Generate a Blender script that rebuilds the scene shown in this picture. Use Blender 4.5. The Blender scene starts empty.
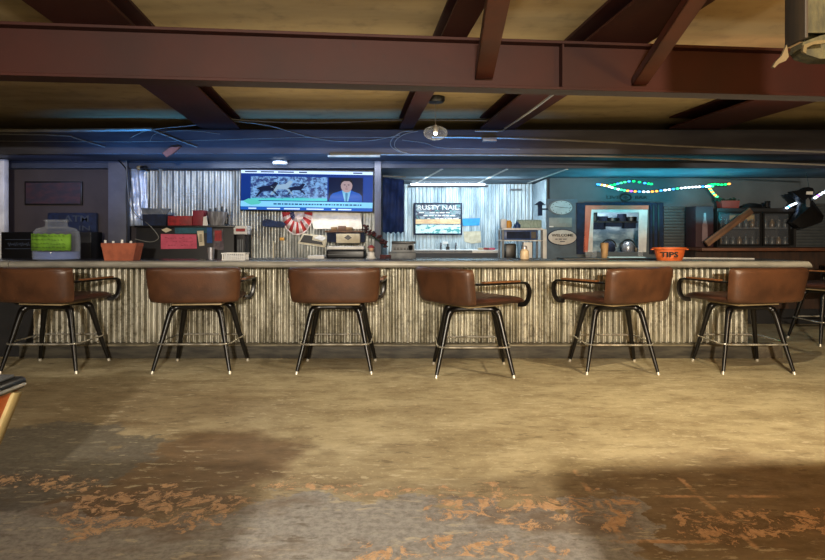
import bpy, bmesh, math, random
from mathutils import Vector, Matrix
random.seed(7)
scene = bpy.context.scene
COL = scene.collection
PI = math.pi
F = 600.0; CX = 412.5; HY = 235.0; CH = 1.42
def P(px, py, Y):                       # a point of the photograph at depth Y
    return Vector(((px-CX)/F*Y, Y, CH+(HY-py)/F*Y))
def PX(px, Y): return (px-CX)/F*Y
def PZ(py, Y): return CH+(HY-py)/F*Y

# ------------------------------------------------------------------ materials
def lin(c):
    c = c/255.0
    return c/12.92 if c <= .04045 else ((c+.055)/1.055)**2.4
def rgb(r, g, b): return (lin(r), lin(g), lin(b), 1)
class NT:
    def __init__(s, name):
        s.m = bpy.data.materials.new(name); s.m.use_nodes = True
        s.t = s.m.node_tree; s.n = s.t.nodes; s.l = s.t.links
        s.b = s.n['Principled BSDF']
        s.tc = s.n.new('ShaderNodeTexCoord'); s.co = s.tc.outputs['Object']
    def link(s, a, b): s.l.new(a, b)
    def put(s, sock, v):
        if isinstance(v, bpy.types.NodeSocket): s.l.new(v, sock)
        else: sock.default_value = v
    def mapping(s, scale=(1,1,1), co=None, loc=(0,0,0)):
        m = s.n.new('ShaderNodeMapping'); m.inputs['Scale'].default_value = scale
        m.inputs['Location'].default_value = loc
        s.l.new(co or s.co, m.inputs['Vector']); return m.outputs[0]
    def noise(s, scale=5, detail=5, rough=.55, co=None, dist=0, out=0):
        n = s.n.new('ShaderNodeTexNoise'); n.inputs['Scale'].default_value = scale
        n.inputs['Detail'].default_value = detail; n.inputs['Roughness'].default_value = rough
        n.inputs['Distortion'].default_value = dist
        s.l.new(co or s.co, n.inputs['Vector']); return n.outputs[out]
    def math(s, op, a, b=0.0, clamp=False):
        m = s.n.new('ShaderNodeMath'); m.operation = op; m.use_clamp = clamp
        s.put(m.inputs[0], a); s.put(m.inputs[1], b); return m.outputs[0]
    def smooth(s, v, a, b):
        m = s.n.new('ShaderNodeMapRange'); m.interpolation_type = 'SMOOTHSTEP'
        s.put(m.inputs['Value'], v); m.inputs['From Min'].default_value = a; m.inputs['From Max'].default_value = b
        return m.outputs[0]
    def mix(s, f, a, b):
        m = s.n.new('ShaderNodeMix'); m.data_type = 'RGBA'
        s.put(m.inputs[0], f); s.put(m.inputs[6], a); s.put(m.inputs[7], b); return m.outputs[2]
    def sep(s, co=None):
        x = s.n.new('ShaderNodeSeparateXYZ'); s.l.new(co or s.co, x.inputs[0]); return x.outputs
    def bump(s, h, strength=.3, dist=.01):
        b = s.n.new('ShaderNodeBump'); b.inputs['Strength'].default_value = strength
        b.inputs['Distance'].default_value = dist
        s.put(b.inputs['Height'], h); s.l.new(b.outputs[0], s.b.inputs['Normal'])
def mat(name, c, rough=.5, metal=0, c2=None, scale=8, stretch=(1,1,1), bump=0, lo=.35, hi=.65, emit=0, trans=0, ior=1.45, spec=.5, coat=0, bscale=None):
    t = NT(name)
    t.b.inputs['Roughness'].default_value = rough; t.b.inputs['Metallic'].default_value = metal
    t.b.inputs['Specular IOR Level'].default_value = spec
    c2 = c2 or tuple(max(0, v*.78) for v in c[:3])+(1,)
    co = t.mapping(stretch)
    n = t.noise(scale, co=co)
    col = t.mix(t.smooth(n, lo, hi), c, c2)
    t.link(col, t.b.inputs['Base Color'])
    if bump: t.bump(t.noise(bscale or scale*3, co=co), bump)
    if emit:
        t.link(col, t.b.inputs['Emission Color']); t.b.inputs['Emission Strength'].default_value = emit
    if trans:
        t.b.inputs['Transmission Weight'].default_value = trans; t.b.inputs['IOR'].default_value = ior
    if coat: t.b.inputs['Coat Weight'].default_value = coat
    return t.m
M = {}
M['leather'] = mat('brown leather', rgb(84,53,34), .38, 0, rgb(58,36,24), 5, bump=.15, lo=.3, hi=.75, bscale=60)
M['leather_dark'] = mat('seat leather', rgb(72,42,30), .42, 0, rgb(48,28,20), 6, bump=.15, bscale=60)
M['black_metal'] = mat('black painted steel', rgb(20,18,17), .28, .2, rgb(12,11,11), 12)
M['chrome'] = mat('chrome', rgb(215,212,202), .2, .65, rgb(150,146,136), 9)
M['plate'] = mat('swivel plate', rgb(165,145,108), .5, .2)
M['tip'] = mat('foot tip', rgb(210,205,190), .35, .5)
M['oak'] = mat('arm wood', rgb(120,78,42), .45, 0, rgb(92,56,30), 6, (1,8,8))
M['nosing'] = mat('counter edge', rgb(146,143,134), .4, .1, rgb(122,119,111), 3, (1,4,4))
M['counter_top'] = mat('counter laminate', rgb(60,58,58), .25, 0, rgb(40,39,40), 30)
M['kick'] = mat('kick board', rgb(70,66,56), .7, 0, rgb(44,41,36), 3, (1,3,6), bump=.3)
M['kick_block'] = mat('kick block', rgb(92,84,68), .8, 0, rgb(70,62,50), 12, bump=.4)
M['ledge'] = mat('kick ledge', rgb(128,120,100), .6, .1, rgb(80,74,60), 6, (1,4,4))
M['dark'] = mat('dark paint', rgb(26,25,27), .6, 0, rgb(18,18,20), 4)
M['black'] = mat('black plastic', rgb(14,14,16), .4, 0, rgb(9,9,10), 4)
M['navy'] = mat('navy cloth', rgb(16,32,62), .85, 0, rgb(10,20,42), 12, bump=.3)
M['steel'] = mat('brushed steel', rgb(200,200,204), .3, .6, rgb(150,150,155), 4, (8,8,1))
M['white'] = mat('white plastic', rgb(215,215,212), .5, 0, rgb(190,190,190), 5)
M['cream'] = mat('cream card', rgb(196,188,164), .8, 0, rgb(172,162,138), 9)
M['greyp'] = mat('grey plastic', rgb(96,100,104), .5, 0, rgb(70,74,80), 8)
M['red'] = mat('red box', rgb(150,36,40), .6, 0, rgb(112,26,30), 12)
M['darkred'] = mat('dark red flowers', rgb(80,24,30), .8, 0, rgb(30,16,22), 30, bump=.5)
M['pink'] = mat('pink paper', rgb(190,82,106), .8, 0, rgb(172,70,92), 10)
M['teal'] = mat('teal board', rgb(28,82,98), .7, 0, rgb(20,62,76), 10)
M['blue'] = mat('blue paper', rgb(44,150,205), .7, 0, rgb(34,126,180), 8)
M['bluep'] = mat('blue plastic', rgb(24,70,130), .4, 0, rgb(16,50,100), 8)
M['green'] = mat('lime note', rgb(104,150,40), .8, 0, rgb(84,126,30), 6)
M['ink'] = mat('ink', rgb(22,24,20), .8)
M['inkgrey'] = mat('grey ink', rgb(58,66,78), .8)
M['terracotta'] = mat('terracotta', rgb(150,80,54), .75, 0, rgb(128,66,44), 9)
M['orange'] = mat('orange bucket', rgb(190,92,40), .55, 0, rgb(168,76,30), 7)
M['kraft'] = mat('kraft cup', rgb(140,112,76), .7, 0, rgb(112,88,58), 10)
M['salmon'] = mat('salmon frame', rgb(200,104,78), .6, 0, rgb(180,88,66), 6)
M['wood'] = mat('brown bench wood', rgb(92,52,30), .5, 0, rgb(60,34,20), 3, (1,8,8))
M['plank'] = mat('weathered plank', rgb(116,84,60), .6, 0, rgb(80,56,40), 3, (1,8,8))
def thin(name, c, clear):
    t = NT(name); t.b.inputs['Base Color'].default_value = c; t.b.inputs['Roughness'].default_value = .06
    t.b.inputs['Specular IOR Level'].default_value = .9
    tr = t.n.new('ShaderNodeBsdfTransparent'); mx = t.n.new('ShaderNodeMixShader'); fr = t.n.new('ShaderNodeLayerWeight'); fr.inputs[0].default_value = .35
    f = t.math('ADD', 1-clear, t.math('MULTIPLY', t.math('POWER', fr.outputs['Facing'], 2.0), .5), True)
    t.link(f, mx.inputs[0]); t.link(tr.outputs[0], mx.inputs[1]); t.link(t.b.outputs[0], mx.inputs[2])
    t.link(mx.outputs[0], t.n['Material Output'].inputs['Surface']); return t.m
M['glass'] = thin('clear glass', rgb(205,215,232), .97)
M['water'] = thin('water', rgb(120,140,200), .6)
M['wire'] = mat('pale wire', rgb(112,112,108), .6)
M['conduit'] = mat('steel conduit', rgb(150,148,140), .4, .5)
M['yellow'] = mat('yellow plastic', rgb(210,150,50), .5)
M['foliage'] = mat('dark foliage', rgb(24,60,38), .8, 0, rgb(12,34,24), 30)
M['skin'] = mat('skin figurine', rgb(196,160,136), .6)
# steel frame: red-brown primer paint
t = NT('red oxide steel'); t.b.inputs['Roughness'].default_value = .6; t.b.inputs['Specular IOR Level'].default_value = .25
n1 = t.noise(1.3, 6); n2 = t.noise(14, 4)
c = t.mix(t.smooth(n1, .3, .7), rgb(52,19,11), rgb(40,16,11))
c = t.mix(t.smooth(n2, .6, .8), c, rgb(38,18,15)); t.link(c, t.b.inputs['Base Color']); t.bump(n2, .1)
M['beam'] = t.m
M['brace'] = mat('brace steel', rgb(78,34,18), .42, 0, rgb(58,25,15), 3)
# ceiling board
t = NT('ceiling board'); t.b.inputs['Roughness'].default_value = .75
co = t.mapping((.35,1.6,1)); n1 = t.noise(1.6, 6, co=co); n2 = t.noise(7, 5)
c = t.mix(t.smooth(n1, .3, .75), rgb(170,150,108), rgb(128,108,72))
c = t.mix(t.math('MULTIPLY', t.smooth(n2, .5, .8), .5), c, rgb(96,80,54)); t.link(c, t.b.inputs['Base Color'])
M['ceiling'] = t.m
M['soffit'] = mat('dark soffit', rgb(50,56,68), .6, 0, rgb(34,40,54), 2, (1,3,3))
M['header'] = mat('dark header', rgb(52,52,60), .6, 0, rgb(34,34,44), 1.5, (1,3,6))
M['tile'] = mat('grey ceiling tile', rgb(105,125,140), .6, 0, rgb(82,100,116), 2)
M['tbar'] = mat('white tee bar', rgb(225,228,225), .4)
# corrugated galvanised
def corr_mat(name, ca, cb, stain, rough=.36, metal=.75, amt=.6, pz=1.0):
    t = NT(name); t.b.inputs['Metallic'].default_value = metal
    co = t.mapping((9,1,1.2)); n1 = t.noise(1.2, 8, .65, co=co)
    n2 = t.noise(28, 6, .7); n3 = t.noise(2.2, 6, .6)
    c = t.mix(t.smooth(n1, .35, .65), ca, cb)
    f = t.math('MULTIPLY', t.smooth(n2, .42, .68), t.smooth(n3, .35, .6))
    c = t.mix(t.math('MULTIPLY', f, amt), c, stain)
    t.link(c, t.b.inputs['Base Color'])
    t.link(t.math('ADD', t.math('MULTIPLY', n2, .3), rough-.12), t.b.inputs['Roughness'])
    t.bump(n2, .25, .004); return t.m
M['corr_bar'] = corr_mat('weathered galvanised sheet', rgb(206,203,190), rgb(150,145,128), rgb(74,64,46), .36, .8, .75)
M['corr_tv'] = corr_mat('galvanised sheet', rgb(176,178,172), rgb(116,118,116), rgb(84,76,52), .36, .7, .5)
M['corr_alc'] = corr_mat('clean galvanised sheet', rgb(196,210,216), rgb(140,160,172), rgb(120,140,150), .4, .5, .3)
M['wall_dark'] = mat('dark wall paint', rgb(62,54,54), .8, 0, rgb(48,42,44), 1.2)
M['wall_grey'] = mat('grey wall paint', rgb(84,92,98), .8, 0, rgb(70,78,84), 1.6)
M['wall_room'] = mat('room wall paint', rgb(88,72,54), .85, 0, rgb(70,56,42), 1.2)
M['post'] = mat('grey post', rgb(88,88,96), .7, 0, rgb(72,72,80), 2)
# concrete floor
def floor_mat():
    t = NT('worn stained concrete')
    X, Y, Z = t.sep()
    wob = t.noise(2.6, 8, .62, out=1); s = t.sep(wob)
    dx = t.math('ADD', X, t.math('MULTIPLY', t.math('SUBTRACT', s[0], .5), 1.1))
    dy = t.math('ADD', Y, t.math('MULTIPLY', t.math('SUBTRACT', s[1], .5), .8))
    def ell(cx, cy, rx, ry, w=1.0):
        a = t.math('DIVIDE', t.math('SUBTRACT', dx, cx), rx); a = t.math('MULTIPLY', a, a)
        b = t.math('DIVIDE', t.math('SUBTRACT', dy, cy), ry); b = t.math('MULTIPLY', b, b)
        return t.math('MULTIPLY', t.math('SUBTRACT', 1.6, t.math('ADD', a, b), True), w)
    def union(L):
        o = ell(*L[0])
        for e in L[1:]: o = t.math('MAXIMUM', o, ell(*e))
        return o
    st = t.mapping((.7,1.3,1))
    nA = t.noise(1.5, 9, .62, co=st, dist=.4); nB = t.noise(6, 9, .66, co=st); nC = t.noise(26, 8, .7); nD = t.noise(.55, 3)
    c = t.mix(t.smooth(nA, .32, .68), rgb(182,170,138), rgb(148,134,104))
    c = t.mix(t.math('MULTIPLY', t.smooth(nB, .48, .7), .5), c, rgb(108,92,66))
    c = t.mix(t.math('MULTIPLY', t.smooth(nB, .5, .3), .35), c, rgb(194,182,148))
    c = t.mix(t.math('MULTIPLY', t.smooth(nC, .55, .66), .6), c, rgb(206,192,156))
    c = t.mix(t.math('MULTIPLY', t.smooth(nC, .42, .3), .35), c, rgb(84,70,50))
    nE = t.noise(60, 6, .75); nF = t.noise(3.2, 12, .74, co=t.mapping((.8,1.2,1)), dist=.8)
    c = t.mix(t.math('MULTIPLY', t.smooth(nF, .52, .64), .32), c, rgb(118,100,72))
    c = t.mix(t.math('MULTIPLY', t.smooth(nF, .44, .36), .3), c, rgb(204,192,160))
    c = t.mix(t.math('MULTIPLY', t.smooth(nE, .55, .72), .35), c, rgb(88,74,54))
    # brown stain, strengthened on the left to paint in a floor shadow too
    stain_shade = union([(-1.3,3.75,.62,.62), (-2.9,5.0,1.7,.9,.6), (-2.2,3.1,.9,.5), (1.9,3.1,1.2,.75,.8)])
    c = t.mix(t.math('MULTIPLY', t.smooth(stain_shade, .0, 1.3), .95), c, t.mix(t.smooth(nB,.3,.7), rgb(110,82,50), rgb(84,62,38)))
    # bare grey concrete
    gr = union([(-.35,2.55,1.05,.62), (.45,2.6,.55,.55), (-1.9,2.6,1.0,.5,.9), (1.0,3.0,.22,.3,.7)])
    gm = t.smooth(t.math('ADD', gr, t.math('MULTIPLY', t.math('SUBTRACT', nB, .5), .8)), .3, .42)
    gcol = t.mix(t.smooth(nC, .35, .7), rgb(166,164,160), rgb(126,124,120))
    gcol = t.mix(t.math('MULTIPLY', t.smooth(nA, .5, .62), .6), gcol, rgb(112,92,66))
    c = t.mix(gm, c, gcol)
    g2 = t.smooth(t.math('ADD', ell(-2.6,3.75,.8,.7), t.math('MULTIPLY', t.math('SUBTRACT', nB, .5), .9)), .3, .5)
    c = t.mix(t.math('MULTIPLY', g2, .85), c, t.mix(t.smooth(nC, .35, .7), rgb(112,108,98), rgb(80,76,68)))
    fk = t.noise(11, 10, .7, co=t.mapping((.6,1.8,1)), dist=.4); fz = t.noise(1.1, 4, .5)
    c = t.mix(t.math('MULTIPLY', t.math('MULTIPLY', t.smooth(fk, .565, .61), t.smooth(fz, .38, .55)), .6), c, rgb(206,196,168))
    c = t.mix(t.math('MULTIPLY', t.math('MULTIPLY', t.smooth(fk, .43, .37), t.smooth(fz, .65, .4)), .6), c, rgb(90,76,54))
    # flaked orange coating
    fl = union([(-1.38,3.1,.42,.26), (-2.15,3.42,.4,.09,.8), (-.55,3.32,.3,.06,.8), (-.12,3.32,.26,.06,.8), (.5,3.15,.42,.22,.72),
                (1.58,2.95,.24,.2,.9), (2.05,2.95,.3,.1), (.98,3.1,.16,.22,.8), (.2,2.7,.5,.1,.5)])
    patch = t.noise(10, 14, .78, dist=.6)
    fm = t.math('MULTIPLY', fl, t.smooth(patch, .47, .57))
    fm = t.smooth(fm, .34, .44)
    # lines of old tile joints
    def line(coord, v, other, a, b):
        w = t.math('ABSOLUTE', t.math('SUBTRACT', coord, v))
        g = t.smooth(w, .022, .008)
        r = t.math('MULTIPLY', t.smooth(other, a, a+.05), t.smooth(other, b+.05, b))
        return t.math('MULTIPLY', g, r)
    wx = t.math('ADD', X, t.math('MULTIPLY', t.math('SUBTRACT', nC, .5), .05))
    wy = t.math('ADD', Y, t.math('MULTIPLY', t.math('SUBTRACT', nC, .5), .05))
    ln = line(wx, .98, Y, 2.75, 3.6)
    for a in ((wx, 1.56, Y, 2.7, 3.5), (wy, 3.26, X, 1.0, 2.0), (wy, 2.78, X, .9, 1.4)): ln = t.math('MAXIMUM', ln, line(*a))
    ln = t.math('MULTIPLY', ln, t.smooth(t.noise(5, 6, .7), .42, .58))
    fm = t.math('MAXIMUM', fm, ln)
    ocol = t.mix(t.smooth(nC, .35, .65), rgb(210,176,138), rgb(184,146,108))
    c = t.mix(fm, c, ocol)
    rim = t.math('MULTIPLY', t.math('MULTIPLY', fl, t.smooth(patch, .38, .46)), t.math('SUBTRACT', 1.0, fm))
    c = t.mix(t.math('MULTIPLY', rim, .35), c, rgb(84,60,36))
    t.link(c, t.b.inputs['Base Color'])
    r = t.math('ADD', .42, t.math('MULTIPLY', nB, .3)); t.link(r, t.b.inputs['Roughness'])
    t.bump(t.math('ADD', nC, t.math('MULTIPLY', fm, .8)), .25, .006)
    return t.m
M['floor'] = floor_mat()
def emis(name, c, s):
    t = NT(name); t.b.inputs['Base Color'].default_value = (c[0]*.08,c[1]*.08,c[2]*.08,1); t.b.inputs['Specular IOR Level'].default_value = .05; t.b.inputs['Emission Color'].default_value = c
    t.b.inputs['Emission Strength'].default_value = s; t.b.inputs['Roughness'].default_value = .3; return t.m

# ------------------------------------------------------------------ mesh building
class MB:
    def __init__(s): s.bm = bmesh.new()
    def box(s, x0, x1, y0, y1, z0, z1, bev=0, rot=None, seg=2):
        c = Vector(((x0+x1)/2, (y0+y1)/2, (z0+z1)/2))
        g = bmesh.ops.create_cube(s.bm, size=1)
        vs = g['verts']
        bmesh.ops.scale(s.bm, vec=(x1-x0, y1-y0, z1-z0), verts=vs)
        if bev:
            es = list({e for v in vs for e in v.link_edges})
            r = bmesh.ops.bevel(s.bm, geom=es, offset=bev, segments=seg, affect='EDGES', profile=.5)
            vs = list({v for f in r['faces'] for v in f.verts} | {v for v in vs if v.is_valid})
        if rot is not None: bmesh.ops.transform(s.bm, matrix=rot, verts=vs)
        bmesh.ops.translate(s.bm, vec=c, verts=vs); return s
    def tube(s, pts, r, seg=10, closed=False, flat=None):
        """sweep; r number or list; flat=(a,b) gives an elliptical section a sideways, b along up"""
        pts = [Vector(p) for p in pts]; n = len(pts)
        rs = r if isinstance(r, (list, tuple)) else [r]*n
        rings = []; up = None
        for i, p in enumerate(pts):
            if closed: d = pts[(i+1) % n]-pts[i-1]
            else: d = pts[min(i+1, n-1)]-pts[max(i-1, 0)]
            d.normalize()
            if up is None:
                up = Vector((0,0,1)) if abs(d.z) < .9 else Vector((0,1,0))
            up = (up-d*up.dot(d)).normalized(); sd = d.cross(up)
            ring = []
            for k in range(seg):
                a = 2*PI*k/seg
                ca, sa = math.cos(a), math.sin(a)
                if flat:
                    e = .35
                    ca = math.copysign(abs(ca)**e, ca)*flat[0]; sa = math.copysign(abs(sa)**e, sa)*flat[1]
                ring.append(s.bm.verts.new(p+sd*ca*rs[i]+up*sa*rs[i]))
            rings.append(ring)
        m = n if closed else n-1
        for i in range(m):
            a, b = rings[i], rings[(i+1) % n]
            for k in range(seg):
                s.bm.faces.new((a[k], a[(k+1) % seg], b[(k+1) % seg], b[k]))
        if not closed:
            s.bm.faces.new(rings[0][::-1]); s.bm.faces.new(rings[-1])
        return s
    def lathe(s, prof, c=(0,0,0), seg=24, sx=1, sy=1, cap=True):
        c = Vector(c); rings = []
        for r, z in prof:
            rings.append([s.bm.verts.new(c+Vector((r*math.cos(2*PI*k/seg)*sx, r*math.sin(2*PI*k/seg)*sy, z))) for k in range(seg)])
        for a, b in zip(rings, rings[1:]):
            for k in range(seg): s.bm.faces.new((a[k], a[(k+1) % seg], b[(k+1) % seg], b[k]))
        if cap: s.bm.faces.new(rings[0][::-1]); s.bm.faces.new(rings[-1])
        return s
    def prism(s, pts, y0, y1):
        """outline pts (x,z) with depth from y0 to y1"""
        a = [s.bm.verts.new((x, y0, z)) for x, z in pts]; b = [s.bm.verts.new((x, y1, z)) for x, z in pts]
        n = len(pts); s.bm.faces.new(a); s.bm.faces.new(b[::-1])
        for k in range(n): s.bm.faces.new((a[k], b[k], b[(k+1) % n], a[(k+1) % n]))
        return s
    def cushion(s, fn, nu=18, nv=12, t=.05, pw=6):
        """closed padded slab around surface fn(u,v)->(pos, normal), u,v in [-1,1]"""
        top = {}; bot = {}
        for i in range(nu+1):
            for j in range(nv+1):
                u = math.sin((-1+2*i/nu)*PI/2*.999); v = math.sin((-1+2*j/nv)*PI/2*.999)
                u = .5*u+.5*(-1+2*i/nu); v = .5*v+.5*(-1+2*j/nv)
                p, nrm = fn(u, v)
                k = max(0, (1-abs(u)**pw))**.5*max(0, (1-abs(v)**pw))**.5
                edge = i in (0, nu) or j in (0, nv)
                if edge: top[i,j] = bot[i,j] = s.bm.verts.new(p)
                else:
                    top[i,j] = s.bm.verts.new(p+nrm*t*k); bot[i,j] = s.bm.verts.new(p-nrm*t*k)
        for i in range(nu):
            for j in range(nv):
                s.bm.faces.new((top[i,j], top[i+1,j], top[i+1,j+1], top[i,j+1]))
                s.bm.faces.new((bot[i,j+1], bot[i+1,j+1], bot[i+1,j], bot[i,j]))
        return s
    def ball(s, c, r, sx=1, sy=1, sz=1, sub=2):
        g = bmesh.ops.create_icosphere(s.bm, subdivisions=sub, radius=r)
        bmesh.ops.scale(s.bm, vec=(sx, sy, sz), verts=g['verts']); bmesh.ops.translate(s.bm, vec=c, verts=g['verts']); return s
    def xf(s, m): bmesh.ops.transform(s.bm, matrix=m, verts=s.bm.verts); return s
    def build(s, name, m, parent=None, smooth=True, angle=40):
        bmesh.ops.recalc_face_normals(s.bm, faces=s.bm.faces)
        me = bpy.data.meshes.new(name); s.bm.to_mesh(me); s.bm.free()
        me.materials.append(M[m] if isinstance(m, str) else m)
        if smooth:
            me.polygons.foreach_set('use_smooth', [True]*len(me.polygons))
            me.set_sharp_from_angle(angle=math.radians(angle))
        o = bpy.data.objects.new(name, me); COL.objects.link(o)
        if parent: o.parent = parent
        return o
def tag(o, label, cat, group=None, kind=None):
    o['label'] = label; o['category'] = cat
    if group: o['group'] = group
    if kind: o['kind'] = kind
    return o
def thing(name, label, cat, loc=(0,0,0), rz=0, group=None):
    o = bpy.data.objects.new(name, None); COL.objects.link(o); o.location = loc; o.rotation_euler = (0,0,rz)
    return tag(o, label, cat, group)
def struct(o, label=None):
    o['kind'] = 'structure'
    if label: o['label'] = label
    return o
def one(name, mb, m, label, cat, group=None, **k):
    return tag(recenter(mb.build(name, m, **k)), label, cat, group)
def recenter(o):
    """origin to the base centre of the mesh"""
    vs = [v.co for v in o.data.vertices]
    c = Vector(((min(v.x for v in vs)+max(v.x for v in vs))/2, (min(v.y for v in vs)+max(v.y for v in vs))/2, min(v.z for v in vs)))
    o.data.transform(Matrix.Translation(-c)); o.location = c; return o
def text(name, body, x, y, z, w, h, m, parent=None, sub=None, ry=0, bold=0, rotz=0, font_shear=0):
    cu = bpy.data.curves.new(name, 'FONT'); cu.body = body; cu.size = 1; cu.extrude = .004; cu.offset = bold
    cu.align_x = 'CENTER'; cu.align_y = 'CENTER'; cu.resolution_u = 2; cu.shear = font_shear
    tmp = bpy.data.objects.new('tmp', cu); COL.objects.link(tmp)
    dg = bpy.context.evaluated_depsgraph_get()
    me = bpy.data.meshes.new_from_object(tmp.evaluated_get(dg)); bpy.data.objects.remove(tmp)
    xs = [v.co.x for v in me.vertices]; ys = [v.co.y for v in me.vertices]
    cx, cy = (max(xs)+min(xs))/2, (max(ys)+min(ys))/2
    sw, sh = w/(max(xs)-min(xs)), h/(max(ys)-min(ys))
    me.transform(Matrix.Translation((-cx, -cy, 0))); me.transform(Matrix.Diagonal((sw, sh, 1, 1)))
    me.transform(Matrix.Rotation(PI/2, 4, 'X')); me.transform(Matrix.Rotation(ry, 4, 'Y')); me.transform(Matrix.Rotation(rotz, 4, 'Z'))
    me.transform(Matrix.Translation((x, y, z)))
    me.materials.clear(); me.materials.append(M[m] if isinstance(m, str) else m)
    o = bpy.data.objects.new(name, me); COL.objects.link(o)
    if parent:
        o.parent = parent
        if parent.location.length: me.transform(Matrix.Translation(-parent.location))
    return o
def at(root, mb): return mb.xf(Matrix.Translation(-root.location))   # world-built mesh made local to an unrotated root
def bez(pts, n=8):
    """smooth polyline through points"""
    pts = [Vector(p) for p in pts]; out = []
    for i in range(len(pts)-1):
        p0 = pts[max(i-1,0)]; p1 = pts[i]; p2 = pts[i+1]; p3 = pts[min(i+2, len(pts)-1)]
        for k in range(n):
            t_ = k/n
            out.append(.5*((2*p1)+(p2-p0)*t_+(2*p0-5*p1+4*p2-p3)*t_**2+(3*p1-p0-3*p2+p3)*t_**3))
    out.append(pts[-1]); return out
def corrugated(x0, x1, y, z0, z1, pitch, amp, nz=2, axis='x'):
    s = MB(); n = int(round((x1-x0)/pitch)); steps = n*10; rows = []
    for off in (0, .004):
        rr = []
        for j in range(nz):
            z = z0+(z1-z0)*j/(nz-1); row = []
            for i in range(steps+1):
                x = x0+(x1-x0)*i/steps; d = y+off-amp*math.cos(2*PI*i/10)
                row.append(s.bm.verts.new((x, d, z) if axis == 'x' else (d, x, z)))
            rr.append(row)
        rows.append(rr)
    for rr in rows:
        for j in range(nz-1):
            for i in range(steps): s.bm.faces.new((rr[j][i], rr[j][i+1], rr[j+1][i+1], rr[j+1][i]))
    a, b = rows
    for i in range(steps):
        s.bm.faces.new((a[0][i], b[0][i], b[0][i+1], a[0][i+1])); s.bm.faces.new((a[-1][i], a[-1][i+1], b[-1][i+1], b[-1][i]))
    for i in (0, steps): s.bm.faces.new((a[0][i], a[-1][i], b[-1][i], b[0][i]))
    return s

# ------------------------------------------------------------------ room shell
XL, XR, YF, YB = -8.6, 8.6, -5.6, 11.4
CZ = 2.9
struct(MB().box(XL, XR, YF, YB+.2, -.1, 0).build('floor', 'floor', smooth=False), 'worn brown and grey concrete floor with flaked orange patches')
struct(MB().box(XL, XR, YF, YB+.2, CZ, CZ+.1).build('ceiling', 'ceiling', smooth=False))
struct(MB().box(XL-.15, XL, YF, YB, 0, CZ).build('wall_left', 'wall_room', smooth=False))
struct(MB().box(XR, XR+.15, YF, YB, 0, CZ).build('wall_right', 'wall_room', smooth=False))
struct(MB().box(XL, XR, YF-.15, YF, 0, CZ).build('wall_front', 'wall_room', smooth=False))
struct(MB().box(XL, XR, YB, YB+.15, 0, CZ).build('wall_back', 'wall_grey', smooth=False))
# walls around the bar
YT = 8.8; YR = 10.04; YA = 11.2
CB = 2.38
xl_tv = PX(127, YT); xr_tv = PX(378, YT)
struct(MB().box(XL, PX(110, YT), YT+.02, YT+.12, 0, CZ-.01).build('wall_left_partition', 'wall_dark', smooth=False))
o = MB().box(PX(110,YT), xr_tv, YT+.04, YT+.12, 0, CB).build('wall_television', 'wall_dark', smooth=False); struct(o)
corrugated(PX(145,YT), xr_tv-.03, YT, .95, CB-.02, .087, .016).build('wall_sheeting', 'corr_tv', o, angle=80)
xa0, xa1 = xr_tv, PX(533, YA)
o = MB().box(xa0-.1, xa1, YA+.03, YA+.1, 0, CB).build('wall_alcove', 'wall_grey', smooth=False); struct(o)
corrugated(xa0+.02, xa1-.02, YA, .95, CB-.01, .07, .013).build('wall_sheeting', 'corr_alc', o, angle=80)
struct(MB().box(xa0-.02, xa0+.03, YT+.13, YA-.02, 0, CB-.005).build('wall_alcove_left', 'wall_grey', smooth=False))
o = MB().box(xa1+.03, xa1+.1, YR+.12, YA, 0, CB-.005).build('wall_alcove_right', 'wall_grey', smooth=False); struct(o)
corrugated(YR+.02, YA-.04, xa1, .95, CB-.02, .07, .011, axis='y').build('wall_sheeting', 'corr_alc', o, angle=80)
# the right wall with its kitchen opening
wx0, wx1, wz0, wz1 = PX(588,YR), PX(645,YR), PZ(252,YR), PZ(209,YR)
s = MB()
s.box(xa1+.05, wx0, YR, YR+.1, 0, CB-.005); s.box(wx1, XR, YR, YR+.1, 0, CB-.005)
s.box(wx0, wx1, YR, YR+.1, 0, wz0); s.box(wx0, wx1, YR, YR+.1, wz1, CB-.005)
struct(s.build('wall_right_of_alcove', 'wall_grey', smooth=False))
# bar ceilings
struct(MB().box(XL, XR, 7.64, 8.6, 2.48, 2.53).build('ceiling_over_bar', 'soffit', smooth=False))
struct(MB().box(XL, XR, 8.6, 8.66, CB, CZ-.005).build('trim_fascia', 'soffit', smooth=False))
o = struct(MB().box(XL, XR, 8.67, YB, CB+.005, CB+.05).build('ceiling_alcove', 'tile', smooth=False))
for px0, px1 in ((442,416), (507,478), (567,528)):
    a = P(px0, 0, 8.75); b = P(px1, 0, 11.1)
    xa, xb = PX(px0, 8.75), PX(px1, 11.1)
    MB().tube([(xa, 8.75, CB), (xb, 11.1, CB)], 1, 8, flat=(.02,.006)).build('tee_bar', 'tbar', o)
MB().box(-.4, 2.1, 10.3, 10.34, CB-.008, CB+.004).build('tee_bar', 'dark', o)
struct(MB().box(XL, XR, 7.5, 7.62, 2.43, 2.74, .01).build('trim_header', 'header', smooth=False), 'dark timber header over the bar')
for nm, px0, px1, Y in (('trim_post_left', 108, 126, 8.55), ('trim_post_television', 374.5, 381, 8.5)):
    struct(MB().box(PX(px0,Y), PX(px1,Y), Y, Y+.12, 0, 2.475, .006).build(nm, 'post'))
struct(MB().box(PX(-12,8.3), PX(4,8.3), 8.3, 8.4, 0, 2.47, .006).build('trim_post_far_left', 'white'))

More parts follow.
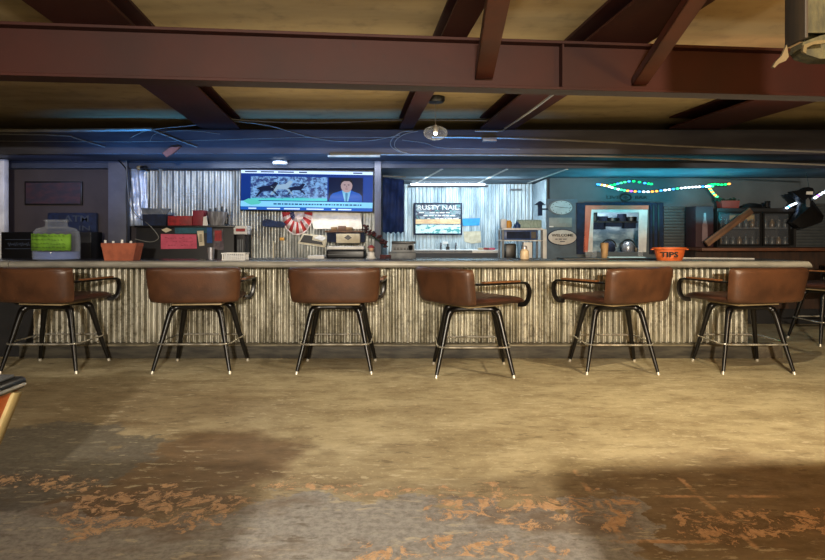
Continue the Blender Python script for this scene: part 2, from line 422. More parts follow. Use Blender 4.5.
# ------------------------------------------------------------------ steel frame
SK = math.atan(62.5/600)
def ibeam(L, h, w, web=.012, fl=.02):
    s = MB()
    s.box(-L/2, L/2, -w/2, w/2, -h/2, -h/2+fl, .003); s.box(-L/2, L/2, -w/2, w/2, h/2-fl, h/2, .003)
    s.box(-L/2, L/2, -web/2, web/2, -h/2+fl, h/2-fl); return s
xc = 0; yc = 4.02
s = ibeam(16.2, .335, .16)
s.box(1.02, 1.032, -.075, .075, -.146, .146)
o = s.build('steel_beam', 'beam', smooth=False); o.location = (0, 4.06, 2.578); o.rotation_euler = (0,0,SK)
tag(o, 'deep red-brown steel main beam crossing the whole room in front of the bar', 'beam')
cs, sn = math.cos(SK), math.sin(SK)
rdir = Vector((-sn, cs, 0))
for (pl, pr, py, lab) in ((137,192,83,'red-brown steel rafter over the left half of the bar, near the television side'),
                     (417,436,90,'narrow red-brown steel rafter behind the hanging glass globe'),
                     (525,573,92,'dark steel rafter right of the glass globe'),
                     (762,830,98,'dark steel rafter near the right edge of the photo'),
                     (1010,1090,130,'dark steel rafter beyond the right edge, only its end in view')):
    Yp = (2.745-CH)*600/(HY-py)
    x0, x1 = PX(pl, Yp), PX(pr, Yp)
    xm = (x0+x1)/2; w = x1-x0
    s = MB(); y0, y1 = -4.8, 7.9
    def pt(x, y): return x-(y-Yp)*math.tan(SK)
    L = 12.0
    s.box(-w/2, w/2, -L/2, L/2, 0, .02, .003).box(-.012, .012, -L/2, L/2, .02, .13).box(-w/2, w/2, -L/2, L/2, .13, .149)
    o = s.build('steel_rafter', 'beam', smooth=False)
    yc_ = 1.55
    o.location = (xm-(yc_-Yp)*math.tan(SK), yc_, 2.747); o.rotation_euler = (0,0,SK)
    tag(o, lab, 'rafter', 'ceiling rafters')
# flange braces
def brace(p0, p1, w, lab):
    p0, p1 = Vector(p0), Vector(p1); d = (p1-p0); L = d.length; d.normalize()
    sd = Vector((1,0,0)); sd = (sd-d*sd.dot(d)).normalized(); nn = d.cross(sd)
    m = Matrix((sd, nn, d)).transposed().to_4x4(); m.translation = (p0+p1)/2
    s = MB().box(-w/2, w/2, -.004, .004, -L/2, L/2).box(-w/2, -w/2+.008, -.004, .05, -L/2, L/2)
    o = s.build('beam_brace', 'brace', smooth=False); o.matrix_world = m
    tag(o, lab, 'brace', 'braces between beam and rafters')
brace(P(484,78,4.05), P(501,-14,2.93), .12, 'angle-iron brace rising from the beam at the middle of the photo')
brace(P(640,84,4.16), P(712,-22,3.0), .10, 'angle-iron brace with chipped paint rising from the beam on the right')
# conduits and wires
def wire(pts, Y, r, label, cat='wire', name='wire', m='wire', grp=None):
    q = [P(a, b, Y) if not isinstance(c, (int, float)) or c == 0 else P(a, b, c) for a, b, c in [(p+(0,))[:3] for p in pts]]
    o = MB().tube(bez(q, 6), r, 6).build(name, m); return tag(o, label, cat, grp)
wire([(432,137),(520,138.5),(600,142),(700,147),(835,152.5)], 7.49, .012, 'long steel conduit along the top of the header right of the globe', 'conduit', 'conduit', 'conduit')
wire([(330,154),(380,154.5),(500,155),(640,157.5),(835,165.5)], 7.49, .012, 'lower steel conduit along the bottom edge of the header', 'conduit', 'conduit', 'conduit')
wire([(-12,130.5),(75,130.5),(152,129.5)], 7.48, .022, 'grey pipe along the header above the left post', 'pipe', 'pipe', 'conduit')
wire([(-12,134),(35,134.5),(68,136),(72,137)], 7.49, .008, 'pale wire run level along the far left of the header')
wire([(72,137),(88,142),(105,147)], 7.49, .008, 'pale wire slanting down towards the left post')
wire([(130,138),(150,130),(195,125),(212,119.6),(232,121),(270,126),(305,136),(335,141),(370,140.5),(400,135)], 7.49, .006, 'thin pale cable looping over the header above the television')
wire([(152,130),(175,139),(197,147)], 7.485, .010, 'thin rod slanting down left of the television')
wire([(205,116,6.9),(260,121.5,7.1),(330,122.7,7.2),(400,120,7.1),(500,121,7.1)], 7.1, .004, 'thin cable stretched under the ceiling boards')
wire([(413,131),(402,132),(392,139),(391,146),(398,151),(407,153)], 7.49, .007, 'double looped cable hanging left of the glass globe')
wire([(418,131),(405,134),(396,140),(395,147),(402,152),(410,154)], 7.488, .006, 'inner loop of cable hanging left of the glass globe')
wire([(402,140),(425,143),(445,148),(520,149)], 7.495, .005, 'thin cable sagging under the glass globe')
wire([(475,131),(500,131),(507,127,6.8),(528,113,5.6),(556,92,4.25)], 7.2, .010, 'pale conduit climbing the rafter right of the globe to the beam', 'conduit', 'conduit', 'conduit')
wire([(150,141),(155,134),(172,131),(195,131),(220,134)], 7.495, .004, 'faint cable curling over the header above the left shelf')
wire([(-12,141),(150,141.5),(300,137.5),(400,137.5)], 7.497, .004, 'straight thin cable along the header over the television')
o = MB().box(PX(483,7.4), PX(497,7.4), 7.42, 7.499, PZ(141,7.4), PZ(137,7.4), .004).build('junction_box', 'conduit')
tag(recenter(o), 'small steel junction box on the header conduit right of the globe', 'junction box')
o = MB().box(PX(328,7.45), PX(380,7.45), 7.42, 7.499, PZ(157,7.45), PZ(155.3,7.45)).build('light_strip', 'cream')
tag(recenter(o), 'short pale strip on the header lower edge above the television', 'strip')

o = MB().prism([(PX(162,7.45),PZ(153,7.45)),(PX(170,7.45),PZ(147,7.45)),(PX(180,7.45),PZ(146.5,7.45)),(PX(174,7.45),PZ(152,7.45)),(PX(166,7.45),PZ(157,7.45))], 7.46, 7.497).build('board_scrap', mat('red brown board', rgb(120,72,62), .7), smooth=False)
tag(recenter(o), 'short reddish board scrap nailed on the header left of the television', 'board')
# glass globe pendant
g = P(435.5, 133, 6.43)
r = thing('pendant_lamp', 'clear squat glass globe hanging on a cord from a black ceiling rose', 'lamp', (g.x, g.y, 2.88))
def L_(mb): return mb.xf(Matrix.Translation(-r.location))
L_(MB().lathe([(.02,2.83),(.085,2.84),(.10,2.86),(.10,2.898)], (g.x,g.y,0), 20)).build('ceiling_rose', 'black', r)
L_(MB().tube([(g.x,g.y,2.84),(g.x,g.y,g.z+.085)], .003, 6)).build('cord', 'wire', r)
L_(MB().lathe([(.02,-.01+.0),(.03,.02),(.028,.05),(.012,.075)], (g.x,g.y,g.z+.015), 12)).build('lamp_holder', 'steel', r)
prof = [(max(.004,.13*math.sin(PI*(i/16)*.93+.07)), -.078*math.cos(PI*(i/16)*.93+.07)) for i in range(17)]
gl = L_(MB().lathe(prof, (g.x,g.y,g.z), 28)).build('globe', 'glass', r)
m = gl.modifiers.new('s', 'SOLIDIFY'); m.thickness = .004
M['fil'] = emis('filament', rgb(255,236,200), 30)
L_(MB().ball((g.x,g.y,g.z-.005), .022, 1,1,.9,2)).build('bulb', 'fil', r)

# shade hanging at the upper right
r = thing('burlap_lantern', 'ragged olive cloth lamp shade hanging at the top right corner', 'lamp shade', (PX(850,2.1), 2.1, 2.0))
M['olive'] = mat('olive burlap', rgb(66,60,34), .85, 0, rgb(42,38,20), 30, (1,1,.4), bump=.4)
M['olive_dark'] = mat('dark frame wood', rgb(46,34,18), .7, 0, rgb(30,22,12), 6, (6,6,1))
def A_(mb): return mb.xf(Matrix.Translation(-r.location))
q0, q1 = PX(788,2.1), PX(905,2.1)
zb, zt = PZ(48,2.1), 2.62
q0 = PX(803,2.0); q1 = q0+.5
A_(MB().box(q0, q0+.012, 1.99, 2.10, zb, zt, .003)).build('corner_post', 'olive_dark', r)
A_(MB().box(q0+.014, q1, 2.0, 2.01, zb+.02, zt)).build('front_cloth', 'olive', r)
A_(MB().box(q0+.014, q1, 2.08, 2.095, zb+.02, zt)).build('back_cloth', 'olive', r)
s = MB(); pts = [(PX(a,2.1), PZ(b,2.1)) for a, b in ((787,50),(803,44),(820,40),(835,38),(850,42),(850,60),(825,66),(803,66),(790,62),(785,56))]
A_(s.prism(pts, 2.012, 2.078)).build('lower_cloth', 'olive', r)
s = MB(); pts = [(PX(a,1.97), PZ(b,1.97)) for a, b in ((784,46),(786,58),(783,62),(776,65),(772,69),(770,68),(773,63),(779,57))]
A_(s.prism(pts, 1.955, 1.965)).build('torn_flap', mat('torn cloth', rgb(84,70,46), .9), r)
s = MB(); pts = [(PX(a,1.97), PZ(b,1.97)) for a, b in ((803,45),(815,41),(826,40),(826,43.5),(812,45),(806,48),(805,54),(802,52))]
A_(s.prism(pts, 1.965, 1.975)).build('torn_flap', mat('torn cloth light', rgb(84,70,40), .9), r)
A_(MB().tube([(PX(850,2.1),2.05,zt-.02),(PX(850,2.1),2.05,CZ)], .01, 8).box(q0, q1, 2.0, 2.1, zt, zt+.02)).build('hanger', 'olive_dark', r)

# ------------------------------------------------------------------ the bar
YC = 6.6; zt = 1.134
xe = PX(812, YC); xs = -5.6
r = thing('bar_counter', 'long bar with grey rounded edge, corrugated metal front and dark kick board', 'bar', (0, 7.0, 0))
def B_(mb): return mb.xf(Matrix.Translation((0,-7.0,0)))
# nosing profile swept
prof = []
for k in range(13):
    a = PI/2+PI*k/12
    prof.append((YC+.036+.036*math.cos(a), 1.094+.036*math.sin(a)))
prof = [(YC+.16, 1.130)]+prof+[(YC+.16, 1.058)]
s = MB()
xA = PX(8, YC)
def sweep(s, xa, xb, sh=0):
    a = [s.bm.verts.new((xa, y, z)) for y, z in prof]; b = [s.bm.verts.new((xb+(sh*(z-1.09)), y, z)) for y, z in prof]
    n = len(prof); s.bm.faces.new(a); s.bm.faces.new(b[::-1])
    for k in range(n): s.bm.faces.new((a[k], b[k], b[(k+1)%n], a[(k+1)%n]))
sweep(s, xA+.008, xe, -.6); sweep(s, xs, xA-.006)
B_(s).build('edge_nosing', 'nosing', r)
B_(MB().box(xs, xe-.02, YC+.165, 7.38, 1.075, 1.13, .004)).build('counter_slab', 'counter_top', r)
px0, px1 = PX(31, 6.93), PX(750, 6.93)
B_(corrugated(px0, px1, 7.006, .165, 1.074, .067, .026)).build('corrugated_front', 'corr_bar', r, angle=80)
B_(MB().box(px0, px1, 7.04, 7.07, 0, 1.07)).build('bar_carcass', 'dark', r)
B_(MB().box(xs, px0-.01, 7.0, 7.04, 0, 1.07)).build('recess_panel', 'dark', r)
kx0, kx1 = PX(19, 6.9), PX(757, 6.9)
B_(MB().box(kx0, kx1, 6.90, 7.035, 0, .14, .006)).build('kick_board', 'kick', r)
B_(MB().box(kx1+.004, PX(783,6.9), 6.90, 7.12, 0, .145, .008)).build('kick_block', 'kick_block', r)
B_(MB().box(kx0, kx1, 6.885, 7.035, .142, .162, .004)).build('kick_ledge', 'ledge', r)
B_(MB().box(px1-.04, px1, 7.075, 7.34, 0, 1.07)).build('end_panel', 'dark', r)

# ------------------------------------------------------------------ stools
def rail(pts, flat): return MB().tube(bez(pts, 5), 1, 12, flat=flat)
def make_stool(label, x, y, swivel, sx=1, leather='leather', ss=1, base_rot=0, name='bar_stool', grp='brown leather bar stools'):
    root = thing(name, label, 'bar stool', (x, y, 0), 0, grp)
    S = Matrix.Rotation(swivel, 4, 'Z') @ Matrix.Diagonal((ss,1,1,1)); R = Matrix.Rotation(base_rot, 4, 'Z') @ Matrix.Diagonal((sx,1,1,1))
    # legs
    for ax in (-1, 1):
        for ay in (-1, 1):
            path = [(0, ay*.17, .668), (ax*.10, ay*.175, .668), (ax*.195, ay*.18, .664), (ax*.235, ay*.19, .643), (ax*.262, ay*.205, .59),
                    (ax*.32, ay*.26, .32), (ax*.385, ay*.325, .03)]
            q = bez(path, 4); n = len(q)
            rs = []
            for i in range(n):
                u = i/(n-1)
                rs.append(.025 if u < .3 else .025+.014*min(1, (u-.3)/.2) if u < .55 else .039-.021*(u-.55)/.45)
            MB().tube(q, rs, 10).xf(R).build('leg', 'black_metal', root)
            tip = MB().tube([(ax*.385, ay*.325, .034), (ax*.391, ay*.331, 0)], [.016,.018], 10).xf(R).build('foot_tip', 'tip', root)
    ring = []
    hx, hy, rr = .372, .318, .10
    for cxx, cyy, a0 in ((hx-rr, hy-rr, 0), (-hx+rr, hy-rr, PI/2), (-hx+rr, -hy+rr, PI), (hx-rr, -hy+rr, 1.5*PI)):
        for k in range(6):
            a = a0+PI/2*k/5; ring.append((cxx+rr*math.cos(a), cyy+rr*math.sin(a), .302))
    MB().tube(ring, .009, 8, closed=True).xf(R).build('foot_ring', 'chrome', root)
    MB().box(-.25, .25, -.24, .2, .692, .708, .004).box(-.12,.12,-.12,.12,.708,.72).xf(S).build('swivel_plate', 'plate', root)
    # seat
    def seat(u, v):
        k = 1-.10*max(0, v)**3
        rx = 1-.05*abs(v)**8
        px_, py_ = u*.435*k*rx, v*.40*(1-.06*abs(u)**6)+.03
        z = .756-.028*max(0, v-.5)**2*4+.008*abs(u)**4
        return Vector((px_, py_, z)), Vector((0,0,1))
    MB().cushion(seat, 16, 14, .04, 8).xf(S).build('seat', 'leather_dark' if leather == 'leather' else leather, root)
    def back(u, v):
        hw = .458+.014*v
        px_ = u*hw*(1-.035*abs(v)**7)
        z = .912+.182*v*(1-.035*abs(u)**9)
        py_ = -.41-.03*v+.085*abs(u)**4
        nrm = Vector((-.30*abs(u)**3*math.copysign(1, u), 1, .12)).normalized()
        return Vector((px_, py_, z)), nrm
    MB().cushion(back, 28, 18, .058, 12).xf(S).build('backrest', leather, root)
    for ax in (-1, 1):
        a = rail([(ax*.455, -.31, .945), (ax*.485, -.1, .945), (ax*.497, .2, .945), (ax*.497, .30, .93), (ax*.49, .345, .87), (ax*.478, .345, .78), (ax*.445, .325, .722), (ax*.38, .30, .712)], (.024,.011)).xf(S).build('armrest', 'black_metal', root)
        rail([(ax*.47, -.24, .962), (ax*.49, 0, .963), (ax*.498, .20, .962)], (.026,.009)).xf(S).build('arm_pad', 'oak' if leather != 'x' else 'black_metal', root)
    return root
R_ = math.radians
make_stool('brown leather bar stool at the far left, cut by the photo edge', -3.82, 6.45, R_(-9), 1.0)
make_stool('brown leather bar stool below the terracotta planter end of the bar, second from left', -2.26, 6.45, R_(6), 1.02)
make_stool('brown leather bar stool below the television, third from left', -.80, 6.44, R_(1), .98)
make_stool('brown leather bar stool swivelled sideways to face right, showing its seat', .62, 6.27, R_(-57), .99)
make_stool('brown leather bar stool below the welcome sign, left arm showing', 2.13, 6.41, R_(31), .93, ss=1.04)
make_stool('brown leather bar stool at the right end of the bar', 3.52, 6.43, R_(15), .93, ss=1.02)
make_stool('dark bar stool beyond the right end of the bar, nearest of the two there', 5.55, 7.95, R_(30), .95, 'leather_dark')
make_stool('dark bar stool at the right photo edge standing furthest back', 6.75, 8.9, R_(-20), .95, 'leather_dark')

# ------------------------------------------------------------------ things on the bar counter
TZ = 1.131
# water jar
Yj = 6.85; xj = PX(56.5, Yj); zj = TZ
r = thing('glass_jar', 'wide clear glass water jar with a handwritten lime green note', 'jar', (xj, Yj, zj))
k = Yj/600
pr = [(.19,0),(.252,.012),(.256,.05),(.256,.24),(.245,.32),(.21,.365),(.13,.385),(.12,.40),(.12,.455)]
jar = MB().lathe([(a, b) for a, b in pr], (0,0,0), 40, sy=.75, cap=False).build('jar_body', 'glass', r); 
jar.modifiers.new('s','SOLIDIFY').thickness = .006
MB().tube([(.125*math.cos(a*PI/12), .095*math.sin(a*PI/12), .452) for a in range(24)], .012, 8, closed=True).build('jar_rim', 'glass', r)
MB().lathe([(.18,.008),(.246,.018),(.247,.10),(.01,.102)], (0,0,0), 40, sy=.75).build('water', 'water', r)
s = MB(); n = 24
for rr_ in (.262, .266):
    pass
rows = []
for j in range(2):
    row = []
    for i in range(n+1):
        a = -PI/2-1.12+2.16*i/n
        ztop = .305-.004*i/n*2+.006*math.sin(i*1.7); zbo = .115+.004*math.sin(i*2.1)
        row.append((.262*math.cos(a), .262*.76*math.sin(a), zbo if j == 0 else ztop))
    rows.append(row)
vv = [[s.bm.verts.new(p) for p in row] for row in rows]
for i in range(n): s.bm.faces.new((vv[0][i], vv[0][i+1], vv[1][i+1], vv[1][i]))
nt = s.build('note', 'green', r); nt.modifiers.new('s','SOLIDIFY').thickness = .003
s = MB()
for li in range(4):
    x = -.19
    while x < .17:
        w = random.uniform(.012,.035); y = -.268*.76*math.sqrt(max(0,1-(x/.268)**2))-.003
        z = .275-.043*li+random.uniform(-.003,.003)
        s.tube([(x, y-.001, z), (x+w*.4, y-.002, z+random.uniform(.004,.014)), (x+w, y-.001, z-.003)], .0022, 5)
        x += w+random.uniform(.006,.016)
s.build('handwriting', 'ink', nt)
# terracotta planter
def pot(name, label, px0, px1, py0, py1, Y, taper, m, rim=.012, grp=None, sy=.6, base=None):
    xc_ = PX((px0+px1)/2, Y); hw = (px1-px0)/2/600*Y; z0 = PZ(py1, Y) if base is None else base; h = PZ(py0, Y)-z0
    r_ = thing(name, label, 'pot', (xc_, Y, z0), 0, grp)
    return r_, hw, h
r, hw, h = pot('planter', 'small terracotta rectangular planter with little caps along its rim, on the left of the bar', 105, 140, 243, 258, 6.85, .8, 'terracotta', base=TZ)
s = MB()
s.prism([(-hw*.80,0),(hw*.80,0),(hw*.97,h*.8),(hw,h*.8),(hw,h),(-hw,h),(-hw,h*.8),(-hw*.97,h*.8)], -.09, .09)
s.build('planter_box', 'terracotta', r, smooth=False)
for dx, hh in ((-.17,.03), (-.08,.02), (.02,.035), (.12,.02)):
    MB().lathe([(.014,0),(.014,hh),(.010,hh+.004)], (dx,-.05,h), 10).build('bottle_cap', 'white', r)
# white basket
Yb = 6.9; x0, x1 = PX(224,Yb), PX(247,Yb)
r = thing('basket', 'small white slotted plastic basket on the bar left of the television', 'basket', ((x0+x1)/2, Yb, TZ))
hw = (x1-x0)/2; h = .085
s = MB().box(-hw,hw,-.08,.08,0,.012)
for i in range(11):
    x = -hw+.01+(2*hw-.02)*i/10
    for y in (-.078,.078): s.box(x-.006, x+.006, y-.004, y+.004, .01, h)
for y in (-.07,-.035,0,.035,.07):
    for x in (-hw+.005, hw-.005): s.box(x-.004,x+.004,y-.006,y+.006,.01,h)
s.box(-hw-.006,hw+.006,-.086,-.07,h-.012,h).box(-hw-.006,hw+.006,.07,.086,h-.012,h).box(-hw-.006,-hw+.01,-.07,.07,h-.012,h).box(hw-.01,hw+.006,-.07,.07,h-.012,h)
s.build('basket_body', 'white', r)
MB().box(-hw+.02, hw-.02, -.06, .06, .013, .06, .01).build('napkins', 'white', r)
# shaker
def shaker(px, w, h, Y, label, mb='glass', base=TZ, name='salt_shaker', lid='steel'):
    r_ = thing(name, label, 'shaker', (PX(px,Y), Y, base), 0)
    MB().lathe([(w*.8,0),(w,.01),(w,h*.62),(w*.55,h*.76)], (0,0,0), 16).build('shaker_glass', mb, r_)
    MB().lathe([(w*.6,h*.765),(w*.62,h*.93),(w*.3,h)], (0,0,0), 16).build('lid', lid, r_)
    return r_
M['shaker'] = mat('sugar glass', rgb(200,180,150), .15, 0, rgb(170,150,124), 8)
shaker(524.5, .052, .165, 7.0, 'glass sugar shaker with metal cap standing on the bar right of the middle', 'shaker')
# tips bucket
Yt = 6.85; xt = PX(669.5, Yt)
r = thing('tips_bucket', 'orange bucket with TIPS written in black marker on the bar', 'bucket', (xt, Yt, TZ))
MB().lathe([(.135,0),(.14,.006),(.172,.125),(.188,.128),(.192,.145),(.176,.146),(.15,.03),(.02,.02)], (0,0,0), 32, sy=.8).build('bucket_body', 'orange', r)
for ax in (-1,1): MB().box(ax*.198-.014, ax*.198+.014, -.02, .02, .118, .132, .004).build('rim_lug', 'orange', r)
text('marker_text', 'TIPS', xt-.062, Yt-.142, TZ+.070, .20, .062, 'ink', r, bold=.02)
# service mat
r = one('service_mat', MB().prism([(PX(562,6.95),TZ),(PX(592,6.95),TZ),(PX(592,6.95),TZ)],0,.01) if False else MB().box(PX(561,7.1), PX(655,7.1), 6.985, 7.33, TZ, TZ+.016, .006), 'black', 'black rubber service mat lying on the bar in front of the kitchen window', 'mat')
s = MB()
for i in range(9):
    x = PX(566,7.1)+i*.11
    s.box(x, x+.07, 7.0, 7.25, TZ+.017, TZ+.021)
one('bar_towel', MB().box(PX(604,7.2), PX(640,7.2), 7.02, 7.22, TZ+.022, TZ+.032, .004), mat('pale blue towel', rgb(150,190,215), .8), 'pale blue folded towel lying on the black service mat', 'towel')
Yk = 7.12
one('paper_cup', MB().lathe([(.035,0),(.047,.17),(.05,.172),(.05,.178),(.04,.178),(.03,.02)], (PX(604.5,Yk),Yk,TZ+.017), 20), 'kraft', 'tall brown paper cup on the service mat before the kitchen window', 'cup')
for i, (px, lab) in enumerate(((588,'small clear tumbler on the service mat, left of the brown cup'), (594,'small clear tumbler beside the brown paper cup'), (640.5,'small clear tumbler at the right end of the service mat'))):
    one('tumbler', MB().lathe([(.026,0),(.034,.085),(.031,.085),(.024,.008)], (PX(px,7.2),7.2,TZ+.017), 16), 'glass', lab, 'glass', 'tumblers on the service mat')
one('clear_tube', MB().tube([(PX(676,7.1),7.2,TZ+.012),(PX(735,7.1),7.0,TZ+.012),(PX(752,7.0),6.95,TZ+.012)], .011, 8), mat('clear tubing', rgb(150,150,150), .3), 'thin pale tube lying on the bar right of the tips bucket', 'tube')

# ------------------------------------------------------------------ back bar: left
Yc = 8.0
cx0, cx1 = PX(136,Yc), PX(234,Yc); cz = PZ(225.5,Yc)
r = thing('back_bar_cooler', 'black back bar cooler with paper signs taped on it, left of the television', 'cooler', ((cx0+cx1)/2, 8.3, 0))
T = Matrix.Translation(-r.location)
MB().box(cx0, cx1, Yc, 8.6, 0, cz-.03, .01).xf(T).build('cabinet_body', 'dark', r)
MB().box(cx0-.02, cx1+.02, Yc-.02, 8.6, cz-.028, cz, .006).xf(T).build('cabinet_top', 'black', r)
def paper(name, pts, Y, m, label=None, cat=None, parent=None, th=.006, grp=None):
    q = [(PX(a,Y), PZ(b,Y)) for a, b in pts]
    s_ = MB().prism(q, Y-th, Y)
    if parent: return s_.xf(Matrix.Translation(-parent.location)).build(name, m, parent, smooth=False)
    return one(name, s_, m, label, cat, grp, smooth=False)
Yp = 7.999
paper('paper_sign', [(161,249),(161,234),(196.5,234.5),(197,248.5)], Yp-.01, 'pink', 'pink rectangular handwritten paper sign on the back bar cooler', 'sign')
s = MB()
for li in range(3):
    x = 165+li*1.5
    while x < 192:
        w = random.uniform(.8,2.4)
        if random.random() < .8: s.tube([P(x,238+li*3.6+random.uniform(-.5,.5),Yp-.018), P(x+w,238+li*3.6+random.uniform(-.6,.6),Yp-.018)], .003, 5)
        x += w+.7
tag(s.build('handwriting', mat('faded pink ink', rgb(120,44,66), .8)), 'faded handwriting on the pink paper sign', 'writing')
paper('teal_banner', [(175,233.5),(175,227),(209,227),(209,233)], Yp, 'teal', 'teal paper strip above the pink sign on the cooler', 'sign')
paper('note_card', [(161.5,229.8),(167,227.6),(172,230),(166,232.6)], Yp-.01, 'cream', 'tilted pale card above the pink sign on the cooler', 'card')
paper('price_card', [(197,231),(203.5,230.6),(204.5,245.5),(199.5,246)], Yp-.012, 'cream', 'upright cream price card right of the pink sign', 'card')
s = MB()
for i_ in range(4): s.box(PX(200,Yp), PX(202.5,Yp), Yp-.022, Yp-.019, PZ(235+i_*2,Yp)-.006, PZ(235+i_*2,Yp)+.006)
tag(recenter(s.build('card_printing', 'ink')), 'dark printing on the upright cream price card', 'writing')
paper('blue_sticker', [(207,243),(207,226.5),(212,226.5),(212.5,243)], Yp-.01, 'bluep', 'tall blue sticker on the right of the back bar cooler', 'sticker')
paper('dark_poster', [(213.5,250),(213.5,229),(223,229),(224,250)], Yp-.008, mat('muted poster', rgb(96,88,92), .7, 0, rgb(60,50,60), 12), 'small muted poster at the right end of the cooler front', 'poster')
o = MB().box(PX(215,Yp), PX(222,Yp), Yp-.016, Yp-.009, PZ(241,Yp), PZ(230.5,Yp)); one('red_label', o, 'red', 'narrow red label on the small muted poster', 'label')
# steel tumbler in front (on a shelf behind the bar)
# back counter
by0 = 7.86; bz = 1.10
bx0, bx1 = PX(236, by0), PX(549, by0)
r = thing('back_counter', 'low back counter running behind the bar under the television and alcove', 'counter', (0, 8.3, 0))
T = Matrix.Translation((0,-8.3,0))
MB().box(cx1+.04, bx1, by0, 8.42, bz-.04, bz, .004).xf(T).build('worktop', 'greyp', r)
MB().box(cx1+.06, bx1-.02, by0+.03, 8.4, 0, bz-.042).xf(T).build('cabinet_body', 'dark', r)
# objects on the cooler
Y = 8.2; zc = cz+.001
r = thing('storage_bin', 'navy storage bin with open pale flaps on top of the cooler', 'bin', (PX(158,Y), Y, zc))
w = 12/600*Y; hz = PZ(214.5,Y)-zc
MB().prism([(-w*.92,0),(w*.92,0),(w,hz),(-w,hz)], -.12, .12).build('bin_body', 'navy', r, smooth=False)
a = PX(145,Y)-r.location.x; b = PX(164,Y)-r.location.x; c = PX(173.5,Y)-r.location.x
zz = PZ(209,Y)-zc
MB().prism([(-w,hz+.002),(b+.03,hz+.002),(b,zz),(a,zz+.01)], -.12, -.112).build('flap', 'greyp', r, smooth=False)
MB().prism([(b+.04,hz+.002),(w,hz+.002),(c+.02,zz),(b+.01,zz)], -.11, -.102).build('flap', 'greyp', r, smooth=False)
Y = 8.15
one('red_box', MB().box(PX(170,Y), PX(194,Y), Y-.08, Y+.08, zc, PZ(216,Y), .006), 'red', 'long red cardboard box on the cooler between bin and bucket', 'box')
one('red_carton', MB().box(PX(194.6,Y), PX(205.5,Y), Y-.08, Y+.08, zc, PZ(210.5,Y), .006), mat('deep red carton', rgb(120,30,44), .6), 'taller dark red carton on the cooler beside the steel bucket', 'box')
one('white_tag', MB().prism([(PX(203,8.05),zc),(PX(208,8.05),zc),(PX(206.5,8.05),PZ(216,8.05)),(PX(203.5,8.05),PZ(217,8.05))], 8.045, 8.06), 'white', 'small white card standing before the dark red carton', 'card')
Y = 8.2
r = thing('ice_bucket', 'brushed steel bucket holding dark bottles on top of the cooler', 'bucket', (PX(217.5,Y), Y, zc))
MB().lathe([(.095,0),(.10,.006),(.138,.185),(.142,.19),(.13,.19),(.09,.02)], (0,0,0), 28, sy=.9).build('bucket_body', 'steel', r)
for px, dz in ((209.5,.0),(215,.01),(221.5,.03),(226,.0)):
    one('beer_bottle', MB().lathe([(.028,0),(.030,.01),(.030,.12),(.012,.17),(.012,.215+dz)], (PX(px,Y), Y+.02, zc+.02), 12), 'black', 'dark bottle leaning in the steel bucket on the cooler', 'bottle', 'bottles in the steel bucket')
one('glass_cup', MB().lathe([(.025,0),(.032,.13),(.029,.13),(.022,.008)], (PX(231,8.1),8.1,zc), 16), 'glass', 'narrow clear glass right of the steel bucket', 'glass')
# steel cup behind the bar, near the poster
one('steel_cup', MB().lathe([(.036,0),(.044,.16),(.040,.16),(.032,.008)], (PX(211,7.6),7.6,1.10), 18), 'steel', 'tall steel mixing cup just behind the bar under the blue sticker', 'cup')
one('drain_shelf', MB().box(PX(200,7.6), PX(226,7.6), 7.5, 7.72, 1.04, 1.098, .005), 'dark', 'small dark shelf behind the bar carrying the steel mixing cup', 'shelf')
# card machine stand with white box
Y = 8.1
r = thing('stand', 'dark stand right of the cooler carrying a white box', 'stand', (PX(241,Y), Y, bz+.001))
MB().box(-.035,.078,-.1,.1,0,PZ(234.6,Y)-bz-.004,.006).build('stand_body', 'dark', r)
for dx in (-.01,.02,.05): MB().box(dx-.008,dx+.008,-.106,-.101,.02,.26).build('stand_rib', 'greyp', r)
one('white_box', MB().box(PX(236,Y), PX(249,Y), Y-.11, Y+.08, PZ(234.4,Y), PZ(226,Y), .006), 'white', 'white carton with a red mark on the dark stand', 'box')
one('red_mark', MB().box(PX(236,Y-.12), PX(245,Y-.12), Y-.125, Y-.112, PZ(231.5,Y-.12), PZ(228.5,Y-.12)), 'red', 'red printed mark on the front of the white carton', 'label')
# silvery sheet on the wall left
o = MB(); n = 12; rows = []
for j in range(8):
    rows.append([o.bm.verts.new((PX(127+19*i/n, 8.72), 8.76-.035*math.cos(i*1.3+j*.4)-.01*math.sin(j*2.1+i), PZ(168+(226-168)*(1-j/7), 8.72))) for i in range(n+1)])
for j in range(7):
    for i in range(n): o.bm.faces.new((rows[j][i],rows[j][i+1],rows[j+1][i+1],rows[j+1][i]))
ob = one('foil_sheet', o, mat('silvery foil', rgb(200,208,222), .35, .3, rgb(150,165,190), 8, bump=.5), 'crinkled silvery sheet hung between left post and corrugated wall', 'foil sheet', angle=80)
ob.modifiers.new('s','SOLIDIFY').thickness = .006
r = thing('wall_lamp', 'small round lamp with dark head fixed above the silvery sheet', 'lamp', tuple(P(140,168,8.6)))
MB().ball((0,0,0), .05, 1,.9,.75,2).build('lamp_body', 'plate', r)
MB().tube([(.03,-.03,-.005),(.11,-.05,-.01)], [.03,.036], 12).build('lamp_head', 'black', r)
one('galvanised_strip', MB().box(PX(157,8.7), PX(160,8.7), 8.758, 8.786, PZ(208,8.7), PZ(165,8.7)), 'conduit', 'bright vertical metal strip on the corrugated wall left of the television', 'strip')
tag(MB().tube(bez([P(126,160,8.4),P(128,190,8.4),P(130,205,8.4),P(137,216,8.4),P(148,224,8.0),P(157,234,7.95),P(158,239,7.95),P(150,242,7.95),P(135,239,7.95)],6),.006,6).build('cable','wire'), 'pale cable drooping from the left post across the cooler', 'cable')
